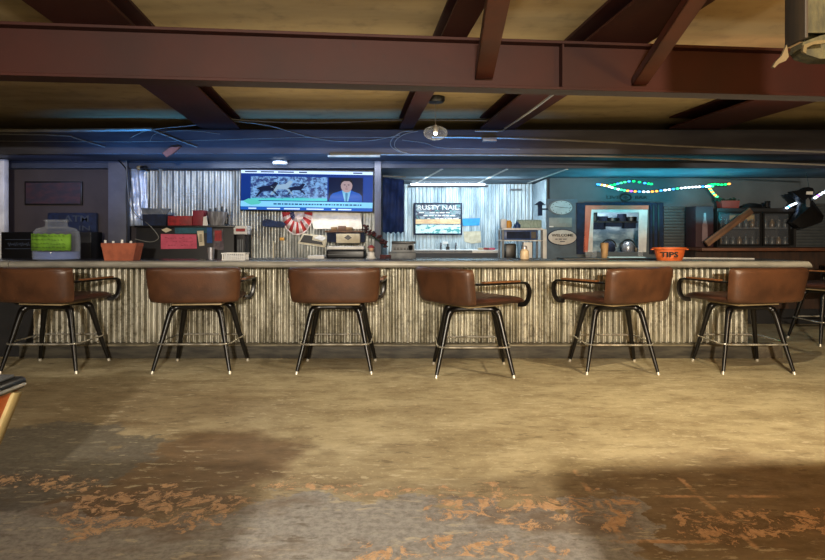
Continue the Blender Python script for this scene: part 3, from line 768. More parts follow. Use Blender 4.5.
tag(MB().tube(bez([P(118,160,8.5),P(127,172,8.45),P(126,195,8.45),P(127,225,8.45),P(126,250,8.45)],6),.008,6).build('cable','black'), 'dark cable running down the left post', 'cable')
one('switch_plate', MB().box(PX(128,8.1), PX(135,8.1), 8.1, 8.13, PZ(243,8.1), PZ(236,8.1), .004), 'dark', 'dark switch box beside the left post above the bar', 'switch') if False else None

# ------------------------------------------------------------------ left partition wall things
Y = YT
r = thing('framed_picture', 'dark reddish framed picture on the left wall', 'picture', tuple(P(54,205,Y)))
MB().box(-.42,.42,-.02,.012,0,.345,.004).build('frame', 'black', r)
MB().box(-.40,.40,-.024,-.021,.02,.325).build('picture_print', mat('dim red print', rgb(64,38,44), .6, 0, rgb(38,34,44), 7, (1,1,2)), r)
r = thing('atm_sign', 'dim blue ATM sign on the left wall', 'sign', tuple(P(74,234,Y)))
MB().box(-.36,.36,-.06,.012,0,.31,.02).build('sign_panel', 'navy', r)
text('lettering', 'ATM', r.location.x+.07, Y-.065, r.location.z+.225, .36, .09, 'inkgrey', r, bold=.01)
text('lettering', 'IN', r.location.x+.19, Y-.065, r.location.z+.085, .16, .07, 'inkgrey', r, bold=.01)
Y = 8.25
r = thing('dark_machine', 'low dark cabinet with thin white lines and script lettering behind the left of the bar', 'cabinet', (PX(46,Y), Y+.15, 0))
zz = PZ(232,Y)
MB().box(-.62,.62,-.15,.15,0,zz,.01).build('cabinet_body', 'black', r)
for py in (239.5, 248.7):
    MB().box(-.56,.45,-.156,-.151,PZ(py,Y)-.004,PZ(py,Y)+.003).build('pinstripe', 'inkgrey', r)
MB().tube([(PX(8,Y)-r.location.x+.30*i_/60, -.154, PZ(244.3,Y)+.02*math.sin(i_*1.15)*(1+.5*math.sin(i_*.37))) for i_ in range(61)], .003, 5).build('script_lettering', 'inkgrey', r)

# ------------------------------------------------------------------ television
Y = 8.62
r = thing('television', 'wide flat television showing a horse race and a man in a blue suit', 'television', (PX(306.5,Y), Y, PZ(211.5,Y)))
tw = 133.5/600*Y/2; th = 41.5/600*Y
RZ = Matrix.Rotation(R_(.9), 4, 'Y')
def TV(mb): return mb.xf(RZ)
TV(MB().box(-tw,tw,0,.05,0,th,.006)).build('casing', 'black', r)
TV(MB().box(-.3,.3,.05,.16,.15,.42)).build('wall_mount', 'black', r)
def tvr(u0, u1, v0, v1, m, name, dy, par=None):       # u,v fractions of the screen from top left
    x0_ = -tw+.012+(2*tw-.024)*u0; x1_ = -tw+.012+(2*tw-.024)*u1
    z1_ = th-.01-(th-.025)*v0; z0_ = th-.01-(th-.025)*v1
    return TV(MB().box(x0_, x1_, -dy, -dy+.0015, z0_, z1_)).build(name, m, par or r, smooth=False)
ES = 1.0
tvr(0,1,0,1, emis('screen blue', rgb(20,52,130), .9), 'screen', .004)
scr = r
t = NT('race picture'); X, Yy, Z = t.sep()
n1 = t.noise(9, 8, .7, co=t.mapping((1,1,1.6))); n2 = t.noise(22, 6, .7)
c = t.mix(t.smooth(n1, .42, .56), rgb(18,44,96), rgb(108,156,204)); c = t.mix(t.smooth(n2,.5,.66), c, rgb(10,26,66))
c = t.mix(t.smooth(t.math('ADD', Z, t.math('MULTIPLY', n1, .06)), .235, .21), c, rgb(70,190,190))
c = t.mix(t.smooth(t.math('ADD', Z, t.math('MULTIPLY', n2, .04)), .165, .15), c, rgb(60,130,150))
t.link(c, t.b.inputs['Emission Color']); t.b.inputs['Base Color'].default_value = (.01,.01,.02,1); t.b.inputs['Specular IOR Level'].default_value = .05; t.b.inputs['Emission Strength'].default_value = 1.25
pic = tvr(.075,.655,.16,.76, t.m, 'race_picture', .007)
W = emis('screen white', rgb(190,215,245), 1.3); Bl = emis('screen pale blue', rgb(120,190,230), 1.2); Dk = emis('screen navy', rgb(14,30,90), .9)
Mid = emis('screen mid blue', rgb(22,52,130), .8); tvr(0,.07,.13,.78, Mid, 'side_panel', .005); tvr(.93,1,.13,.78, emis('screen deep blue', rgb(24,60,140),1.0), 'side_panel', .005)
tvr(0,1,.01,.085, W, 'header_band', .007)
tvr(.0,1,.78,.92, Bl, 'caption_band', .007)
tvr(.0,1,.925,1, emis('screen ticker', rgb(40,100,200), .8), 'ticker_band', .007)
for u0, u1 in ((.03,.12),(.15,.25),(.28,.4),(.44,.5),(.85,.92)): tvr(u0,u1,.03,.06, Dk, 'header_mark', .009)
u = .25
tt = emis('caption ink', rgb(30,80,130), .8)
for k_ in range(34):
    w_ = random.uniform(.008,.026)
    if u+w_ > .92: break
    tvr(u,u+w_,.83,.865, tt, 'caption_word', .009); u += w_+.007
for u0, u1 in ((.06,.12),(.2,.3),(.33,.45),(.5,.63),(.69,.72),(.74,.84)): tvr(u0,u1,.95,.98, W, 'ticker_word', .009)
# racehorses on the picture as flat shapes
hb = emis('horse dark', rgb(28,30,60), .6); hw_ = emis('horse pale', rgb(150,180,205), .8)
def flat(pts, m, name, dy, par=None):
    q = [(-tw+.012+(2*tw-.024)*a, th-.01-(th-.025)*b) for a, b in pts]
    return TV(MB().prism(q, -dy, -dy+.001)).build(name, m, par or r, smooth=False)
def horse(u, v, s_, m):
    flat([(u-.05*s_,v),(u+.03*s_,v-.04*s_),(u+.06*s_,v-.13*s_),(u+.085*s_,v-.10*s_),(u+.05*s_,v+.08*s_),(u+.09*s_,v+.22*s_),(u+.08*s_,v+.23*s_),(u+.035*s_,v+.10*s_),(u-.03*s_,v+.10*s_),(u-.075*s_,v+.25*s_),(u-.085*s_,v+.24*s_),(u-.055*s_,v+.09*s_),(u-.085*s_,v+.04*s_)], m, 'horse', .0095)
horse(.2,.42,1.0,hb); horse(.31,.38,1.0,hw_); horse(.42,.42,.8,hb)
# portrait
flat([(.665,.16),(.925,.16),(.925,.76),(.665,.76)], emis('portrait backdrop', rgb(8,16,50), .9), 'portrait_backdrop', .007)
flat([(.668,.76),(.68,.62),(.70,.56),(.755,.50),(.775,.47),(.83,.47),(.85,.50),(.90,.56),(.918,.62),(.922,.76)], emis('suit', rgb(24,84,180), .8), 'suit', .009)
flat([(.768,.49),(.835,.49),(.815,.76),(.788,.76)], emis('shirt', rgb(120,185,220), .8), 'shirt', .0105)
flat([(.80,.54),(.812,.56),(.808,.76),(.795,.76),(.792,.56)], emis('tie', rgb(60,130,170), .7), 'tie', .0115)
fc = [(.802+.044*math.cos(a*PI/10), .36+.175*math.sin(a*PI/10)) for a in range(20)]
flat(fc, emis('face', rgb(176,150,150), .75), 'face', .0125)
flat([(.757,.36),(.758,.25),(.775,.185),(.802,.165),(.83,.185),(.846,.25),(.847,.36),(.838,.29),(.822,.25),(.782,.25),(.766,.29)], emis('hair', rgb(24,22,34), .6), 'hair', .014)
for u_ in (.787,.817): flat([(u_-.008,.335),(u_+.008,.335),(u_+.006,.355),(u_-.006,.355)], emis('eye', rgb(50,40,60), .5), 'eye', .0145)
flat([(.79,.44),(.814,.44),(.81,.455),(.794,.455)], emis('mouth', rgb(120,70,80), .7), 'mouth', .0145)
flat([(.799,.36),(.805,.36),(.808,.41),(.796,.41)], emis('nose', rgb(160,130,135), .6), 'nose', .0145)
flat([(.02,.78),(.06,.72),(.12,.75),(.16,.80),(.14,.86),(.08,.88),(.05,.84)], emis('logo blob', rgb(90,200,190), .9), 'screen_emblem', .011)

# smoke detector style disc above tv
one('ceiling_disc', MB().lathe([(.09,0),(.11,.02),(.10,.05),(.08,.055)], (PX(280,8.52),8.52,2.42), 20), 'white', 'round pale fitting on the soffit just above the television', 'ceiling fitting')

# ------------------------------------------------------------------ below the television
# flag bunting: half round fan of red and white stripes with blue canton
Y = 8.74; cxp, cyp = 297.5, 212.3
r = thing('flag_bunting', 'half-round stars and stripes bunting hanging below the television', 'bunting', tuple(P(cxp,cyp,Y)))
def fan(r0, r1, m, name, a0=0, a1=PI, dy=0):
    s_ = MB(); n_ = 20; vs = []
    for rr2 in (r0, r1):
        row = []
        for i_ in range(n_+1):
            a_ = a0+(a1-a0)*i_/n_
            row.append((rr2*math.cos(a_)*15.5/600*Y, -.02+dy+.012*math.sin(i_*2.4), -rr2*math.sin(a_)*22/600*Y))
        vs.append([s_.bm.verts.new(q) for q in row])
    for i_ in range(n_): s_.bm.faces.new((vs[0][i_],vs[0][i_+1],vs[1][i_+1],vs[1][i_]))
    o_ = s_.build(name, m, r, angle=80); o_.modifiers.new('s','SOLIDIFY').thickness = .004
M['fl_w'] = mat('flag white', rgb(220,205,200), .8); M['fl_r'] = mat('flag red', rgb(176,50,46), .8); M['fl_b'] = mat('flag blue', rgb(40,50,96), .8)
fan(.02,.45,'fl_w','canton_white'); fan(.45,.98,'fl_r','stripe_red'); fan(.98,1.04,'fl_w','hem')
for i_ in range(6):
    a_ = .18+i_*.5
    fan(.46,.97,'fl_w','stripe_white', a_, a_+.2, -.012)
fan(.2,.46,'fl_b','canton_blue', PI*.72, PI, -.01)
paper('cloth_hat', [(263,226),(263,221),(267,219),(275,221),(283,221.5),(286,224),(284,227.5),(272,227)], 8.72, 'navy', 'navy cloth cap hanging on the corrugated wall left of the bunting', 'cap', th=.05)
paper('white_board', [(288,214),(300,211.5),(360,213),(362,226),(362,229),(314,229),(312,221),(306,214.5)], 8.776, mat('white panel', rgb(225,222,210), .7), 'white slanted panel on the wall under the television beside the bunting', 'panel', th=.02)
r = thing('wall_poster', 'tilted black and white poster on the corrugated wall right of the bunting', 'poster', tuple(P(314,247,8.68)))
T = Matrix.Translation(-r.location)
def quad(name, pts, Y, m, par, th=.005):
    return MB().prism([(PX(a,Y),PZ(b,Y)) for a,b in pts], Y-th, Y).xf(Matrix.Translation(-par.location)).build(name, m, par, smooth=False)
quad('poster_sheet', [(297.5,243.5),(303,233.5),(329,236),(325,247.5)], 8.68, 'cream', r)
quad('dark_print', [(300,242),(304,235),(313,236),(312,240),(322,242),(323,245),(312,243.5)], 8.674, 'black', r)
quad('grey_print', [(314,238),(320,235),(327,238),(322,241)], 8.672, 'white', r)
one('yellow_lighter', MB().box(PX(272.6,8.6), PX(274.4,8.6), 8.60, 8.62, bz+.002, PZ(239.5,8.6), .003), 'yellow', 'thin pale stick with yellow top on the back counter below the navy cap', 'stick') if False else None
one('stick', MB().tube([(PX(273.5,8.3),8.3,bz+.001),(PX(273.5,8.3),8.3,PZ(241,8.3))], .009, 8), 'cream', 'thin pale stick standing on the back counter below the navy cap', 'stick')
one('bottle_opener', MB().box(PX(272,8.27), PX(276.5,8.27), 8.74, 8.782, PZ(240.5,8.62), PZ(237.5,8.62), .004), 'yellow', 'small yellow-orange opener on the corrugated wall above the pale stick', 'opener')
# shelf
Y = 8.55
r = thing('wall_shelf', 'wooden topped wall shelf under the right half of the television', 'shelf', tuple(P(345,231.5,Y)))
MB().box(-.27,.27,-.15,.22,-.012,.012,.003).build('shelf_board', 'plank', r)
MB().box(-.25,.28,-.06,.2,-.15,-.016).build('dark_underbox', 'navy', r)
for px, w_, h_, m_, lab in ((335,.05,.05,'kraft','small brown tin on the wall shelf, left one'),(343,.06,.065,'plank','small wooden box on the wall shelf, middle one'),(350,.05,.05,'kraft','small brown tin on the wall shelf, right one')):
    one('trinket_tin', MB().box(PX(px,Y)-w_, PX(px,Y)+w_*.8, Y-.1, Y, P(0,231.5,Y).z+.013, P(0,231.5,Y).z+.013+h_, .008), m_, lab, 'tin')
r = thing('card_box', 'cream box with a dark diamond emblem hanging under the wall shelf', 'box', tuple(P(348.5,243,8.428)))
MB().box(-.165,.165,-.06,.06,0,.13,.004).build('box_body', 'cream', r)
s = MB().prism([(-.055,.075),(0,.04),(.055,.075),(0,.115)], -.066, -.061); s.build('emblem', 'black', r, smooth=False)
MB().box(-.15,.16,-.03,.06,-.008,-.001).build('box_ledge','dark',r)
# receipt printer stack
Y = 8.0
r = thing('till', 'black till topped with white papers behind the bar under the cream box', 'till', (PX(345.5,Y), Y+.1, bz+.001))
hw = 19.5/600*Y
MB().box(-hw,hw,-.1,.18,0,.125,.03,seg=4).build('drawer_body', 'black', r)
MB().box(-hw+.01,hw-.02,-.08,.16,.127,.165,.004).build('paper_stack', 'white', r)
MB().box(-hw+.02,-hw+.28,-.106,-.1,.055,.06).build('drawer_slot', 'greyp', r)
one('white_tray', MB().box(PX(309,8.1), PX(325,8.1), 8.0, 8.2, bz+.001, bz+.045, .004), 'white', 'low white tray on the back counter left of the cash drawer', 'tray')
# little figurine
Y = 7.95
r = thing('figurine', 'small pale figurine with reddish hat right of the cash drawer', 'figurine', (PX(371,Y), Y, bz+.001))
MB().lathe([(.06,0),(.065,.01),(.045,.05),(.05,.085),(.025,.10)], (0,0,0), 18).build('body', 'white', r)
MB().ball((0,0,.135), .036, 1,1,.95,3).build('head', 'skin', r)
MB().lathe([(.05,.15),(.052,.156),(.035,.17),(.02,.185)], (0,0,0), 18).build('hat', 'red', r)
# flowers: trailing dark red bunch
r = thing('flower_bunch', 'trailing bunch of dark red flowers on the post right of the television', 'flowers', tuple(P(378,246,8.2)))
s = MB()
for i_ in range(46):
    u_ = i_/45; px_ = 363+24*u_+random.uniform(-2.5,2.5); py_ = 227+17*u_+random.uniform(-3,3)
    q = P(px_, py_, 8.2+random.uniform(-.06,.06))-r.location
    s.ball(q, random.uniform(.018,.032), 1,1,.8,1)
s.build('petals', 'darkred', r)
MB().tube(bez([P(364,229,8.2)-r.location, P(375,238,8.2)-r.location, P(388,247,8.2)-r.location],4), .01, 6).build('stem', 'foliage', r)
# register
Y = 8.0
r = thing('cash_register', 'dark grey cash register behind the bar left of the alcove', 'cash register', (PX(402.5,Y), Y+.12, bz+.001))
hw = 13.5/600*Y
MB().box(-hw,hw,-.12,.16,0,.09,.008).build('drawer', 'greyp', r)
MB().prism([(-hw*.85,.092),(hw*.9,.092),(hw*.85,.20),(-hw*.8,.20)], -.05, .14).build('body', 'greyp', r, smooth=False)
MB().box(-hw*.82,hw*.98,-.09,.14,.202,.235,.006).build('top_panel', 'black', r)
for i_ in range(5): MB().box(-.12+i_*.045,-.09+i_*.045,-.056,-.051,.12,.15,.002).build('key', 'black', r)
MB().tube([(hw*.6,-.06,.13),(hw*.6,-.08,.17)], .03, 12).build('card_reader', 'black', r)
one('folded_cloth', MB().box(PX(380,7.92), PX(391,7.92), 7.88, 7.95, bz+.002, bz+.06, .01), 'darkred', 'folded dark red cloth in front of the grey cash register', 'cloth')
r = one('water_dispenser', MB().lathe([(.16,0),(.165,.04),(.10,.075),(.05,.08)], (PX(393,8.9),8.9,PZ(241,8.9)), 18), 'white', 'pale domed lid seen above the cash register', 'lid') if False else None

# curtain in doorway
s = MB(); rows = []
out = [(380,176),(403,181),(402,190),(404.5,205),(405,218),(402,228),(398,233),(391,230),(381,231)]
n = 14
for j in range(9):
    v = j/8; rows.append([s.bm.verts.new((PX(381+23*i/n, 9.6)+ (0), 9.6+.03*math.sin(i*1.5+j*.3), PZ(177+(232-177)*v+(2 if i % 3 == 0 else 0)*v+ (3*(i/n) if j == 0 else 0), 9.6))) for i in range(n+1)])
for j in range(8):
    for i in range(n): s.bm.faces.new((rows[j][i],rows[j][i+1],rows[j+1][i+1],rows[j+1][i]))
o = one('curtain', s, mat('navy curtain', rgb(14,44,96), .8, 0, rgb(8,30,72), 5), 'dark navy curtain hanging at the left side of the alcove', 'curtain', angle=80)
o.modifiers.new('s','SOLIDIFY').thickness = .01
one('curtain_rail', MB().tube([(PX(378,9.6),9.6,PZ(176,9.6)),(PX(406,9.6),9.6,PZ(177,9.6))], .012, 8), 'conduit', 'short rail holding the navy curtain in the alcove', 'rail')

# ------------------------------------------------------------------ alcove
Y = 11.14
r = thing('rusty_nail_poster', 'framed RUSTY NAIL poster on the bright corrugated alcove wall', 'poster', tuple(P(438,235,Y)))
pw = 24/600*Y; ph = 32/600*Y
MB().box(-pw,pw,-.03,.02,0,ph,.004).build('frame', 'navy', r)
t = NT('poster print'); X, Yy, Z = t.sep(); n1 = t.noise(7, 8, .7, co=t.mapping((1,1,2.2))); n2 = t.noise(16, 6, .7, co=t.mapping((1,1,2.2)))
c = t.mix(t.smooth(n1,.5,.56), rgb(26,42,70), rgb(120,140,150)); c = t.mix(t.smooth(n2,.56,.62), c, rgb(50,130,130)); c = t.mix(t.smooth(n2,.4,.34), c, rgb(110,60,60))
band = t.math('MULTIPLY', t.smooth(Z,.20,.215), t.smooth(Z,.30,.285)); c = t.mix(band, c, t.mix(t.smooth(n1,.4,.6), rgb(220,190,140), rgb(190,150,110)))
low = t.smooth(Z,.19,.18); c = t.mix(low, c, t.mix(t.smooth(n1,.45,.5), rgb(30,140,140), rgb(190,215,215)))
t.link(c, t.b.inputs['Base Color']); t.b.inputs['Roughness'].default_value = .5
MB().box(-pw+.03,pw-.03,-.036,-.031,.03,ph-.03).build('print', t.m, r)
text('title_lettering', 'RUSTY NAIL', r.location.x, Y-.041, r.location.z+ph-.085, pw*1.7, .085, 'white', r, bold=.015)
s = MB()
for li in range(3):
    x = -pw*.8
    while x < pw*.75:
        w = random.uniform(.03,.10)
        if random.random() < .75: s.box(x, x+w, -.042, -.038, ph-.19-.055*li, ph-.17-.055*li)
        x += w+.02
s.build('small_lettering', 'white', r, smooth=False)
paper('blue_notice', [(462.5,226),(462.5,218.5),(480,218),(479.5,225.5)], 11.186, 'blue', 'bright blue paper notice right of the RUSTY NAIL poster', 'notice')
paper('cream_notice', [(464.5,241.5),(463.5,231.5),(480.5,231),(481,242.5),(472,243.5)], 11.186, 'cream', 'cream handwritten notice below the bright blue one', 'notice')
paper('silver_sticker', [(443,244),(443,241.5),(448,241.5),(448,244)], 11.186, 'white', 'tiny white sticker below the RUSTY NAIL poster', 'sticker')
# light bar
Y = 11.0
r = thing('tube_light', 'long tube light fixture along the top of the alcove wall', 'light', ((PX(408,Y)+PX(488,Y))/2, Y, PZ(186.5,Y)))
hw = 40/600*Y
MB().box(-hw,hw,-.05,.185,0,.022,.004).build('housing', 'post', r)
M['tube'] = emis('cool tube', rgb(225,242,255), 10)
MB().tube([(-hw+.05,.04,.042),(hw-.05,.04,.042)], .013, 10).build('tube', 'tube', r)
one('ceiling_vent', MB().box(PX(511,11.0), PX(522,11.0), 10.98, 11.15, PZ(190,11), PZ(188.7,11)), 'greyp', 'small grey fitting at the top of the alcove wall on the right', 'fitting')
# sink counter
Y = 9.9
r = thing('sink_counter', 'white topped sink counter standing in the bright alcove', 'counter', ((PX(405,Y)+PX(500,Y))/2, 10.3, 0))
hw = 47/600*Y
zz = PZ(250,Y)
MB().box(-hw,hw,-.4,.4,zz-.05,zz,.006).build('worktop', 'white', r)
MB().box(-hw+.02,hw-.02,-.37,.4,0,zz-.052).build('cabinet_body', mat('dark blue cabinet', rgb(44,52,64), .6), r)
MB().box(-hw+.05,hw-.45,-.405,-.401,zz-.045,zz-.008).build('edge_trim', 'greyp', r)
for px, lab in ((441,'black tap on the alcove sink counter, left one'), (448,'black soap bottle on the alcove sink counter'), (456,'black tap on the alcove sink counter, right one')):
    q = PX(px, 10.0)
    one('tap', MB().lathe([(.03,0),(.03,.05),(.012,.06),(.012,.10)], (q,10.05,zz), 10) if px == 448 else MB().tube(bez([(q,10.1,zz),(q,10.1,zz+.09),(q,10.02,zz+.11),(q,9.96,zz+.07)],4), .014, 8), 'black' if px == 448 else 'greyp', lab, 'tap' if px != 448 else 'bottle')
for i_, (px, m_, lab) in enumerate(((482,'cream','small crumpled cream wrapper on the sink counter'),(488,'red','small red packet on the sink counter'),(494,'pink','small pink packet on the sink counter, rightmost'))):
    one('packet', MB().box(PX(px,9.8)-.05, PX(px,9.8)+.04, 9.95, 10.05, zz, zz+.035, .01), m_, lab, 'packet')
# shelving with equipment
Y = 9.3
X0, X1 = PX(502,Y), PX(543,Y)
r = thing('equipment_stand', 'blue and white equipment stand with a dark microwave at the right of the alcove', 'stand', ((X0+X1)/2, 9.5, 0))
T = Matrix.Translation(-r.location)
z1 = PZ(228,Y); z2 = PZ(240,Y)
for x in (X0, X1-.03):
    for y in (Y, Y+.37): MB().box(x,x+.03,y,y+.03,0,z1-.032).xf(T).build('upright', 'greyp', r)
MB().box(X0,X1,Y,Y+.4,z1-.03,z1,.004).xf(T).build('shelf_board', 'white', r)
MB().box(X0-.03,X1,Y,Y+.4,z2-.02,z2,.004).xf(T).build('shelf_board', 'white', r)
MB().box(X0,X1,Y,Y+.4,bz-.1,bz-.07,.004).xf(T).build('shelf_board', 'white', r)
r = thing('microwave', 'dark blue microwave on the equipment stand', 'microwave', ((X0+X1)/2-.02, 9.5, z2+.001))
MB().box(-.26,.26,-.17,.18,0,z1-z2-.034,.006).build('casing', 'bluep', r)
MB().box(-.22,.14,-.176,-.171,.02,.13).build('door_window', 'navy', r)
MB().box(.16,.24,-.176,-.171,.02,.13).build('control_panel', 'black', r)
one('white_tub', MB().box(PX(497,Y), PX(502.5,Y), 9.4, 9.5, PZ(228,Y)+.001, PZ(218.5,Y), .008), 'white', 'white cup carton at the left end of the stand top', 'carton') if False else None
one('white_carton', MB().box(X0-.01, X0+.08, 9.35, 9.45, z1+.001, z1+.14, .006), 'white', 'white carton with a mark on the left of the equipment stand top', 'carton')
one('yellow_carton', MB().lathe([(.045,0),(.05,.01),(.05,.09),(.03,.12)], (X0+.13,9.46,z1+.001), 14), 'yellow', 'yellow rounded carton on the equipment stand top', 'carton')
one('dark_jug', MB().lathe([(.05,0),(.055,.05),(.02,.075),(.02,.10)], (PX(516,Y)+.03,9.36,z1+.001), 14), 'bluep', 'small dark jug on the equipment stand top', 'jug')
one('plate_rack', MB().box(PX(519,Y), PX(543,Y), 9.38, 9.62, z1+.001, z1+.13, .02), mat('pale green rack', rgb(150,170,160), .6, 0, rgb(120,140,130), 20, (6,1,1)), 'pale rounded rack on the right of the equipment stand top', 'rack')
one('coffee_maker', MB().box(PX(514,9.2)-.11, PX(514,9.2)+.06, 9.34, 9.55, bz-.068, z2-.06, .02), 'black', 'black coffee maker under the microwave', 'coffee maker')
one('white_pitcher', MB().lathe([(.05,0),(.06,.02),(.05,.10),(.045,.11)], (PX(510,9.1),9.22,bz-.06), 16), 'white', 'small white pitcher in front of the coffee maker', 'pitcher') if False else None
one('pale_canister', MB().box(PX(524,Y), PX(533,Y), 9.35, 9.5, bz-.068, z2-.035, .01), 'white', 'pale canister under the right half of the microwave', 'canister')
one('fridge_side', MB().box(PX(541.5,9.7), PX(547,9.7), 9.71, 9.95, 0, PZ(229,9.7), .01), 'white', 'narrow white panel beside the equipment stand', 'panel')
r = thing('wall_lantern', 'small dark lantern on the corner right of the alcove', 'lantern', tuple(P(540,217,9.85)))
MB().box(-.03,.03,-.04,.04,.02,.2,.006).build('lantern_body', 'navy', r)
MB().lathe([(.10,.2),(.08,.21),(.03,.25),(.01,.26)], (0,0,0), 12).build('lantern_roof', 'navy', r)
MB().tube([(0,0,.13),(.13,.0,.13)], .012, 8).build('bracket', 'navy', r)

# ------------------------------------------------------------------ right wall
Y = YR
struct(MB().box(PX(546.5,Y), PX(577,Y), Y-.02, Y-.002, PZ(262,Y), PZ(199,Y)).build('trim_sign_board', mat('blue grey board', rgb(80,96,110), .7), smooth=False))
r = thing('wall_clock', 'oval pale wall clock above the welcome sign', 'clock', tuple(P(561,207.5,Y-.03)))
ex, ez = 12.3/600*Y, 7.6/600*Y
def ellp(a, b, n=40): return [(a*math.cos(2*PI*i/n), b*math.sin(2*PI*i/n)) for i in range(n)]
MB().prism(ellp(ex,ez), -.02, .01).build('clock_case', 'greyp', r, smooth=False)
MB().prism(ellp(ex*.88,ez*.88), -.026, -.021).build('clock_face', mat('pale clock face', rgb(165,175,180), .6), r, smooth=False)
s = MB()
for i_ in range(12):
    a_ = i_*PI/6; s.box(ex*.76*math.cos(a_)-.006, ex*.76*math.cos(a_)+.006, -.03, -.027, ez*.74*math.sin(a_)-.006, ez*.74*math.sin(a_)+.006)
s.build('hour_marks', 'ink', r)
MB().tube([(0,-.03,0),(-.11,-.03,.02)], .004, 5).build('hour_hand', 'ink', r)
MB().tube([(0,-.032,0),(.15,-.032,-.012)], .003, 5).build('minute_hand', 'ink', r)
r = thing('wall_sign', 'blank rectangular pale sign between the clock and the welcome sign', 'sign', tuple(P(560.5,227.2,Y-.03)))
MB().box(-.19,.19,-.01,.008,0,.16,.004).build('sign_panel', mat('pale grey sign', rgb(130,135,132), .6), r)
MB().box(-.19,-.12,-.014,-.011,.0,.02).build('corner_mark', 'white', r)
r = thing('welcome_sign', 'oval WELCOME sign below the pale rectangular sign', 'sign', tuple(P(562,237.3,Y-.03)))
ex, ez = 15/600*Y, 8/600*Y
MB().prism(ellp(ex,ez), -.02, .01).build('rim', 'navy', r, smooth=False)
MB().prism(ellp(ex*.93,ez*.91), -.026, -.021).build('panel', mat('oval panel', rgb(190,185,178), .6), r, smooth=False)
text('lettering', 'WELCOME', r.location.x, Y-.06, r.location.z+.035, .36, .045, 'ink', r, bold=.02)
s = MB()
for a_, b_, z_ in ((-.12,-.08,-.03),(-.06,-.01,-.03),(.01,.07,-.03),(-.04,.04,-.07)): s.box(a_, b_, -.03, -.027, z_-.007, z_+.007)
s.build('faded_lines', 'inkgrey', r)
text('bar_lettering', 'LIVE', PX(613,Y), Y-.012, PZ(197.5,Y), .22, .05, mat('dim lettering', rgb(50,54,56), .7))
tag(bpy.data.objects['bar_lettering'], 'faded LIVE lettering on the wall above the kitchen window', 'lettering')
o = text('bar_lettering', 'BAR', PX(641,Y), Y-.012, PZ(197.5,Y), .20, .05, mat('dim lettering dark', rgb(34,36,38), .7)); tag(o, 'faded BAR lettering on the wall above the kitchen window', 'lettering')
r = thing('round_emblem', 'dark round emblem between the faded words above the kitchen window', 'emblem', tuple(P(625.5,197.5,Y-.01)))
s = MB().tube([(.09*math.cos(2*PI*i/24), -.01, .055*math.sin(2*PI*i/24)) for i in range(24)], .014, 6, closed=True); s.build('ring', 'dark', r)
MB().prism([(-.05,0),(0,-.03),(.05,0),(0,.03)], -.014, -.004).build('centre_mark', 'dark', r, smooth=False)
# kitchen window: black surround, salmon and white frame
r = thing('kitchen_hatch', 'salmon and white framed kitchen hatch with a black surround in the right wall', 'hatch', tuple(P(617,252,Y)))
T = Matrix.Translation(-r.location)
def rect(px0,px1,py0,py1,ya,yb,m_,name,par=r):
    return MB().box(PX(px0,Y),PX(px1,Y),ya,yb,PZ(py1,Y),PZ(py0,Y)).xf(T).build(name,m_,par,smooth=False)
rect(576,584,203,254,Y-.06,Y-.004,'navy','surround'); rect(649,662,203,254,Y-.06,Y-.004,'navy','surround'); rect(584,649,202.5,205.3,Y-.06,Y-.004,'navy','surround')
rect(651,652.5,205,254,Y-.075,Y-.061,'black','surround_moulding'); rect(656,657.5,205,254,Y-.075,Y-.061,'black','surround_moulding')
quad('salmon_frame', [(585,205.5),(648,205.5),(647.5,209.5),(591,209.5),(587,252),(583,252)], Y-.03, 'salmon', r, .03)
quad('white_frame', [(589.5,209.7),(647,209.7),(645.5,252),(638,252),(638.5,212.5),(593,212.5),(592,252),(587.5,252)], Y-.01, 'white', r, .03)
# kitchen room beyond
Yk = 10.9
struct(MB().box(PX(575,YR)-.1, PX(660,YR)+.3, Yk, Yk+.05, .6, CB-.01).build('wall_kitchen', mat('kitchen wall', rgb(170,190,200), .6, 0, rgb(80,105,125), 3, (1,1,2)), smooth=False))
r = thing('kitchen_shelf', 'dark kitchen shelf stacked with pans seen through the hatch', 'shelf', tuple(P(615,222,10.6)))
MB().box(-.45,.45,-.1,.2,-.01,.01).build('shelf_board','dark',r)
for i_, (dx,w_,h_) in enumerate(((-.36,.05,.16),(-.22,.09,.09),(-.05,.12,.06),(.12,.08,.13),(.28,.1,.08))):
    MB().lathe([(w_*.8,0),(w_,.01),(w_,h_)], (dx,0,.011), 14).build('pan', 'navy' if i_%2 else 'black', r)
for i_, (dx,w_,h_) in enumerate(((-.3,.12,.12),(-.05,.16,.07),(.25,.1,.1))):
    MB().box(dx-w_,dx+w_,-.05,.1,-.012-h_,-.012).build('hanging_tray', 'navy', r)
for px, lab, m_ in ((609,'round dark kettle seen through the kitchen hatch, left one','navy'),(628,'round steel kettle seen through the kitchen hatch, right one','steel')):
    r = thing('kettle', lab, 'kettle', tuple(P(px,252,10.5)), 0)
    r.location.z = 1.13
    MB().lathe([(.09,0),(.11,.03),(.10,.12),(.05,.17),(.02,.18)], (0,0,0), 20).build('kettle_body', m_, r)
    MB().tube([(.125*math.cos(a*PI/10),0,.08+.13*math.sin(a*PI/10)) for a in range(11)], .012, 8).build('handle', 'black', r)
one('hatch_counter', MB().box(PX(575,YR), PX(655,YR), 10.2, 10.85, 0, 1.129, .004), mat('steel kitchen top', rgb(70,90,110), .3, .4), 'dark steel kitchen worktop inside the hatch', 'worktop')
one('orange_tin', MB().box(PX(636,10.3), PX(641,10.3), 10.25, 10.35, 1.13, 1.20, .006), 'kraft', 'small brown tin at the right inside the kitchen hatch', 'tin')
